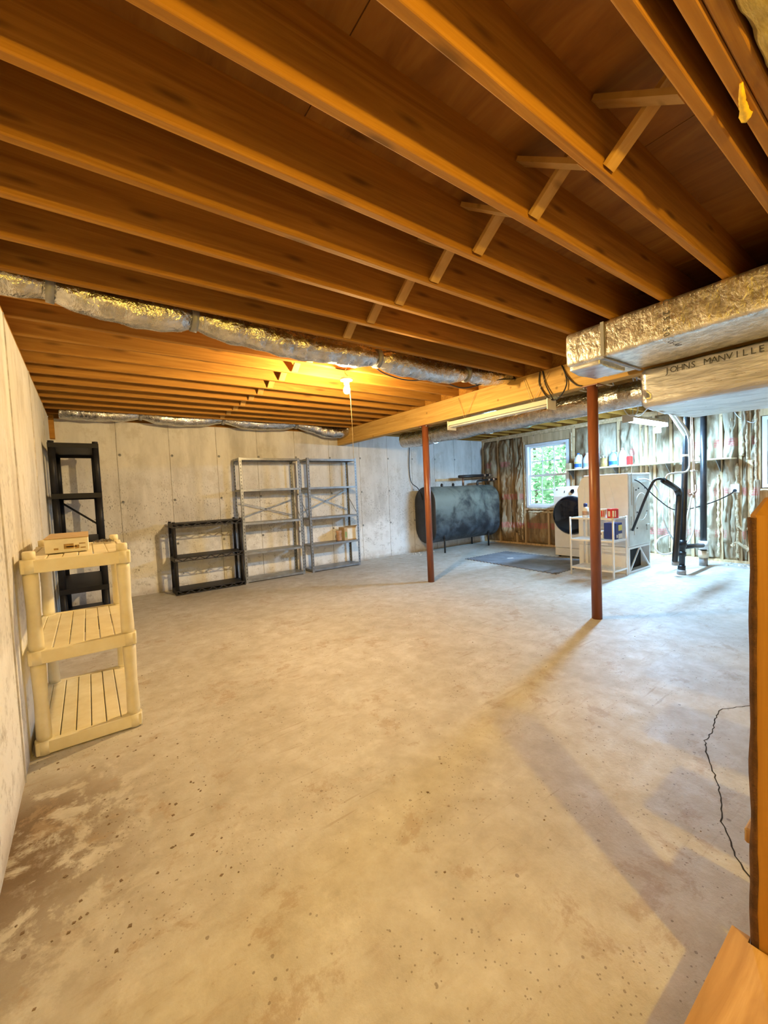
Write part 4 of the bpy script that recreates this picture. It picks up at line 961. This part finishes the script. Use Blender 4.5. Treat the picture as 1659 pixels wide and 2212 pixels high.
# ================================================================== PLUMBING
def pipe(name, label, pts, r, mat, sub=1, n=14, cat='pipe', fits=()):
    t = thing(name, label, cat, pts[0]); MB().tube(pts, r, n, sub).build('pipe_run', mat, t)
    for a, b_, rr, m_ in fits: MB().cyl(a, b_, rr, 14).build('coupling', m_, t)
    return t
A = lambda z: (6.31+.12*z, 2.1, z)
pipe('drain_stack', 'black vertical waste pipe nearest the dryer, leaning slightly', [A(0), A(.6), A(1.2), A(2.0), A(2.39)], .036, 'black_pipe', fits=((A(0), A(.06), .052, 'grey_fitting'), (A(.06), A(.12), .045, 'black_pipe'), (A(.24), A(.30), .046, 'black_pipe'), (A(.36), A(.45), .048, 'black_pipe'), (A(1.55), A(1.58), .038, 'pvc_tan')))
pipe('drain_stack', 'black vertical waste pipe nearer the insulated wall', [(7.135, 2.1, 0), (7.16, 2.1, 1.2), (7.20, 2.1, 2.39)], .04, 'black_pipe', fits=(((7.135, 2.1, 0), (7.137, 2.1, .12), .052, 'grey_fitting'), ((7.137, 2.1, .12), (7.139, 2.1, .22), .062, 'pvc_tan'), ((7.139, 2.1, .24), (7.142, 2.1, .36), .056, 'white_plastic')))
pipe('drain_branch', 'short horizontal black pipe joining the two waste pipes', [(6.39, 2.1, .36), (7.09, 2.1, .30)], .032, 'black_pipe')
pipe('standpipe', 'black insulated pipe hanging beside the leaning waste pipe', [(6.19, 2.12, .16), (6.16, 2.12, .20), (6.22, 2.12, .5), (6.30, 2.12, .9), (6.325, 2.12, 1.05), (6.26, 2.12, 1.13), (6.13, 2.12, 1.17), (5.93, 2.16, 1.255)], .034, 'black_pipe', 1, fits=(((6.325, 2.12, 1.06), (6.24, 2.12, 1.145), .039, 'black_pipe'), ((6.17, 2.12, .14), (6.17, 2.12, .19), .04, 'grey_fitting')))
tag(MB().tube([(5.95, 2.155, 1.25), (5.88, 2.18, 1.275), (5.82, 2.23, 1.24), (5.86, 2.34, 1.03), (5.92, 2.45, .80), (5.96, 2.53, .63), (5.99, 2.55, .60), (6.03, 2.566, .60)], .016, 10, 6).build('drain_hose', 'black_rubber'), 'black drain hose looping from the standpipe to the dryer back', 'hose')
pipe('vent_pipe', 'tan plastic pipe slanting down to the waste pipe under the duct', [(5.95, 2.12, 2.21), (6.2, 2.12, 2.08), (6.53, 2.10, 1.86), (6.555, 2.1, 1.83)], .042, 'pvc_tan')
for i, (dx, lab) in enumerate(((0, 'thin white tubing taped along the leaning waste pipe'),)):
    tag(MB().tube([(5.85, 2.08, 2.2), (6.15, 2.06, 2.02), (6.44, 2.055, 1.84), (6.47, 2.05, 1.6), (6.47, 2.05, 1.42), (6.36, 2.06, 1.35), (6.10, 2.1, 1.34), (5.97, 2.12, 1.32), (5.95, 2.14, 1.27)], .011, 8, 6).build('white_tubing', 'white_plastic'), lab, 'tube')
cp = thing('water_lines', 'pair of thin copper water lines dropping behind the waste pipe', 'pipes', (6.85, 2.1, 1.05))
for dx, zb_ in ((0, 1.10), (.055, 1.16)): MB().tube([(6.78+dx, 2.13, 2.39), (6.86+dx, 2.13, 1.4), (6.90+dx, 2.13, zb_)], .008, 8, 1).build('line', 'copper', cp)
MB().tube([(6.955, 2.13, 1.17), (6.955, 2.13, 1.08), (6.90, 2.13, 1.06), (6.72, 2.13, 1.04)], .014, 8, 1).build('valve_manifold', 'bronze_fitting', cp); MB().cyl((6.80, 2.13, 1.05), (6.80, 2.10, 1.0), .02, 10).build('valve', 'copper', cp)
MB().box(6.80, 7.0, 2.115, 2.145, 1.36, 1.375).build('pipe_clip', 'white_plastic', cp)
for lab, pts in (('white supply hose looping low behind the waste pipes', [(6.74, 2.11, 1.03), (6.72, 2.16, .7), (6.80, 2.2, .45), (6.70, 2.25, .30), (6.5, 2.22, .28), (6.30, 2.3, .25), (6.25, 2.38, .33), (6.42, 2.40, .44), (6.5, 2.3, .50)]),
                 ('white supply hose hanging in a long loop beside the waste pipe', [(6.82, 2.10, 1.0), (6.88, 2.12, .8), (6.93, 2.15, .55), (6.85, 2.2, .36), (6.7, 2.25, .32)]),
                 ('white hose curving from the dryer top to the floor loop', [(6.2, 2.56, 1.28), (6.35, 2.50, 1.27), (6.5, 2.45, 1.15), (6.55, 2.40, .9), (6.48, 2.36, .70), (6.62, 2.34, .5), (6.74, 2.3, .36)])):
    tag(MB().tube(pts, .011, 8, 7).build('supply_hose', 'white_plastic'), lab, 'hose')
tag(MB().tube([(6.06, 2.55, 1.28), (6.15, 2.50, 1.22), (6.4, 2.40, 1.0), (6.75, 2.35, .84), (7.0, 2.25, .82), (7.3, 2.05, .90), (7.5, 1.9, 1.0), (7.585, 1.86, 1.06)], .0075, 7, 7).build('power_cord', 'black_rubber'), 'black power cord slung from the dryer to the wall outlet', 'cord')
tag(MB().lathe([(.0, -.0), (.11, .0), (.135, .02), (.11, .10), (.04, .13), (.012, .135)], (6.72, 2.75, .82), 'y', 20).build('white_basin', 'white_plastic'), 'round white plastic basin leaning behind the dryer', 'basin')
ob = thing('outlet_box', 'white square electrical outlet on the stud near the right window', 'outlet', (7.585, 1.85, 1.03))
MB().bbox(7.575, 7.62, 1.80, 1.90, 1.03, 1.15, .004, 1).build('box', 'white_plastic', ob); MB().cyl((7.576, 1.85, 1.06), (7.569, 1.85, 1.06), .022, 12).build('socket', 'black_rubber', ob); MB().box(7.572, 7.5748, 1.83, 1.87, 1.105, 1.135).build('socket_face', 'white_wire', ob)
ob = thing('outlet_box', 'white outlet box hanging below the lit shop light', 'outlet', (7.11, 2.65, 1.98))
MB().bbox(7.095, 7.13, 2.61, 2.70, 1.975, 2.065, .004, 1).build('box', 'white_plastic', ob); MB().box(7.0925, 7.0947, 2.635, 2.675, 2.035, 2.045).box(7.0925, 7.0947, 2.635, 2.675, 1.995, 2.005).build('socket', 'dark_void', ob); MB().tube([(7.115, 2.65, 2.065), (7.11, 2.61, 2.12), (7.02, 2.58, 2.145)], .006, 6).build('hanger', 'galvanised', ob)

# ================================================================== LOOSE CABLES, MAT, DEBRIS
for lab, pts in (('dark cable loop over the girder near the main duct, left strand', [(3.728, 2.42, 2.385), (3.722, 2.43, 2.28), (3.72, 2.38, 2.17), (3.70, 2.31, 2.10), (3.69, 2.24, 2.07), (3.70, 2.17, 2.12), (3.72, 2.14, 2.22), (3.728, 2.18, 2.37)]),
                 ('dark cable loop over the girder near the main duct, inner strand', [(3.728, 2.39, 2.385), (3.72, 2.36, 2.25), (3.71, 2.30, 2.13), (3.70, 2.27, 2.08)]),
                 ('dark cable drooping from the main duct end along the girder', [(3.728, 2.19, 2.385), (3.72, 2.13, 2.26), (3.725, 2.05, 2.17), (3.728, 2.0, 2.15)]),
                 ('thin dark cable sagging from the flexible duct across the joists', [(2.02, 2.92, 2.37), (2.25, 3.02, 2.33), (2.55, 3.05, 2.315), (2.85, 2.97, 2.335), (3.1, 2.86, 2.26), (3.45, 2.75, 2.35), (3.72, 2.70, 2.385)])):
    tag(MB().tube(pts, .006, 7, 8).build('cable', 'black_rubber'), lab, 'cable')
for lab, pts in (('tangle of pale wires behind the nearer column', [(4.3, 2.05, 2.392), (4.3, 1.98, 2.2), (4.3, 1.93, 2.05), (4.3, 1.85, 2.0), (4.35, 1.8, 2.1), (4.3, 1.78, 2.392)]),
                 ('loop of white wire hanging below the round duct', [(4.7, 2.2, 2.392), (4.75, 2.12, 2.1), (4.8, 2.06, 1.97), (4.86, 2.0, 2.03), (4.84, 2.04, 2.392)]),
                 ('white wire draped from the duct corner toward the shop light', [(4.2, 1.5, 2.0), (4.6, 1.75, 2.03), (5.2, 2.1, 2.02), (5.8, 2.4, 2.10), (6.1, 2.6, 2.17)]),
                 ('pale cable running up the studs beside the right window', [(7.60, 1.90, 2.3), (7.59, 1.82, 2.12), (7.59, 1.74, 2.05), (7.59, 1.66, 2.0), (7.60, 1.62, 2.02)])):
    tag(MB().tube(pts, .006, 6, 7).build('white_wire', 'white_plastic'), lab, 'wire')
# jagged interlocking mat
pts = []; a0, a1, c0, c1, tt = 5.33, 6.58, 3.26, 5.12, .03
def edge(p, q, n):
    p, q = Vector((*p, 0)), Vector((*q, 0)); d = q-p; nn = Vector((d.y, -d.x, 0)).normalized(); out = []
    for i in range(n):
        t0 = i/n; out += [(p+d*t0), (p+d*(t0+.25/n)+nn*tt*.8), (p+d*(t0+.6/n)+nn*tt*.8), (p+d*(t0+.75/n))]
    return [(v.x, v.y) for v in out]
E1 = [(a0+.10, c1), (a0-.06, c0), (a1-.05, c0+.04), (a1, c1)]
poly = []
for i in range(4):
    p, q = E1[i], E1[(i+1) % 4]; L = math.hypot(q[0]-p[0], q[1]-p[1]); poly += edge(q, p, int(L/.075))[::-1]
mat_ = MB().prism(poly, 0, .012, 'z').build('floor_mat', 'rubber_mat'); tag(mat_, 'grey interlocking rubber floor mat in front of the washing machine', 'mat')
tag(MB().prism([(5.9, 4.55), (5.99, 4.50), (6.0, 4.53), (5.91, 4.58)], .012, .014, 'z').build('paper_scrap', 'white_card'), 'scrap of white paper lying on the grey mat', 'paper')
rnd = random.Random(3)
def chips(name, label, n, x0, x1, y0, y1, mat, s0, s1):
    b = MB()
    for i in range(n):
        x, y, s = rnd.uniform(x0, x1), rnd.uniform(y0, y1), rnd.uniform(s0, s1); a = rnd.uniform(0, 6.28)
        vs = [(x+s*math.cos(a+q)*rnd.uniform(.5, 1), y+s*math.sin(a+q)*rnd.uniform(.5, 1), 0) for q in (0, 1.6, 3.1, 4.7)]; h = s*rnd.uniform(.15, .4)
        b.add(vs+[(p[0]*.8+x*.2, p[1]*.8+y*.2, h) for p in vs], [(0, 1, 2, 3), (4, 5, 6, 7), (0, 1, 5, 4), (1, 2, 6, 5), (2, 3, 7, 6), (3, 0, 4, 7)])
    o = b.build(name, mat); o['kind'] = 'stuff'; return tag(o, label, 'debris')
chips('concrete_flakes', 'pale flakes of concrete on the floor by the oil tank', 40, 5.15, 5.75, 6.1, 6.5, 'debris_white', .008, .03)
chips('dirt_crumbs', 'brown dirt crumbs scattered along the left wall', 70, -.30, .35, 1.3, 2.6, 'debris_brown', .003, .010)
chips('floor_grit', 'dark grit scattered over the concrete floor', 130, .2, 4.5, .5, 5.5, 'debris_brown', .002, .008)
chips('insulation_crumbs', 'pale foam crumbs along the foot of the insulated wall', 90, 7.35, 7.60, 1.5, 3.4, 'debris_white', .01, .04)
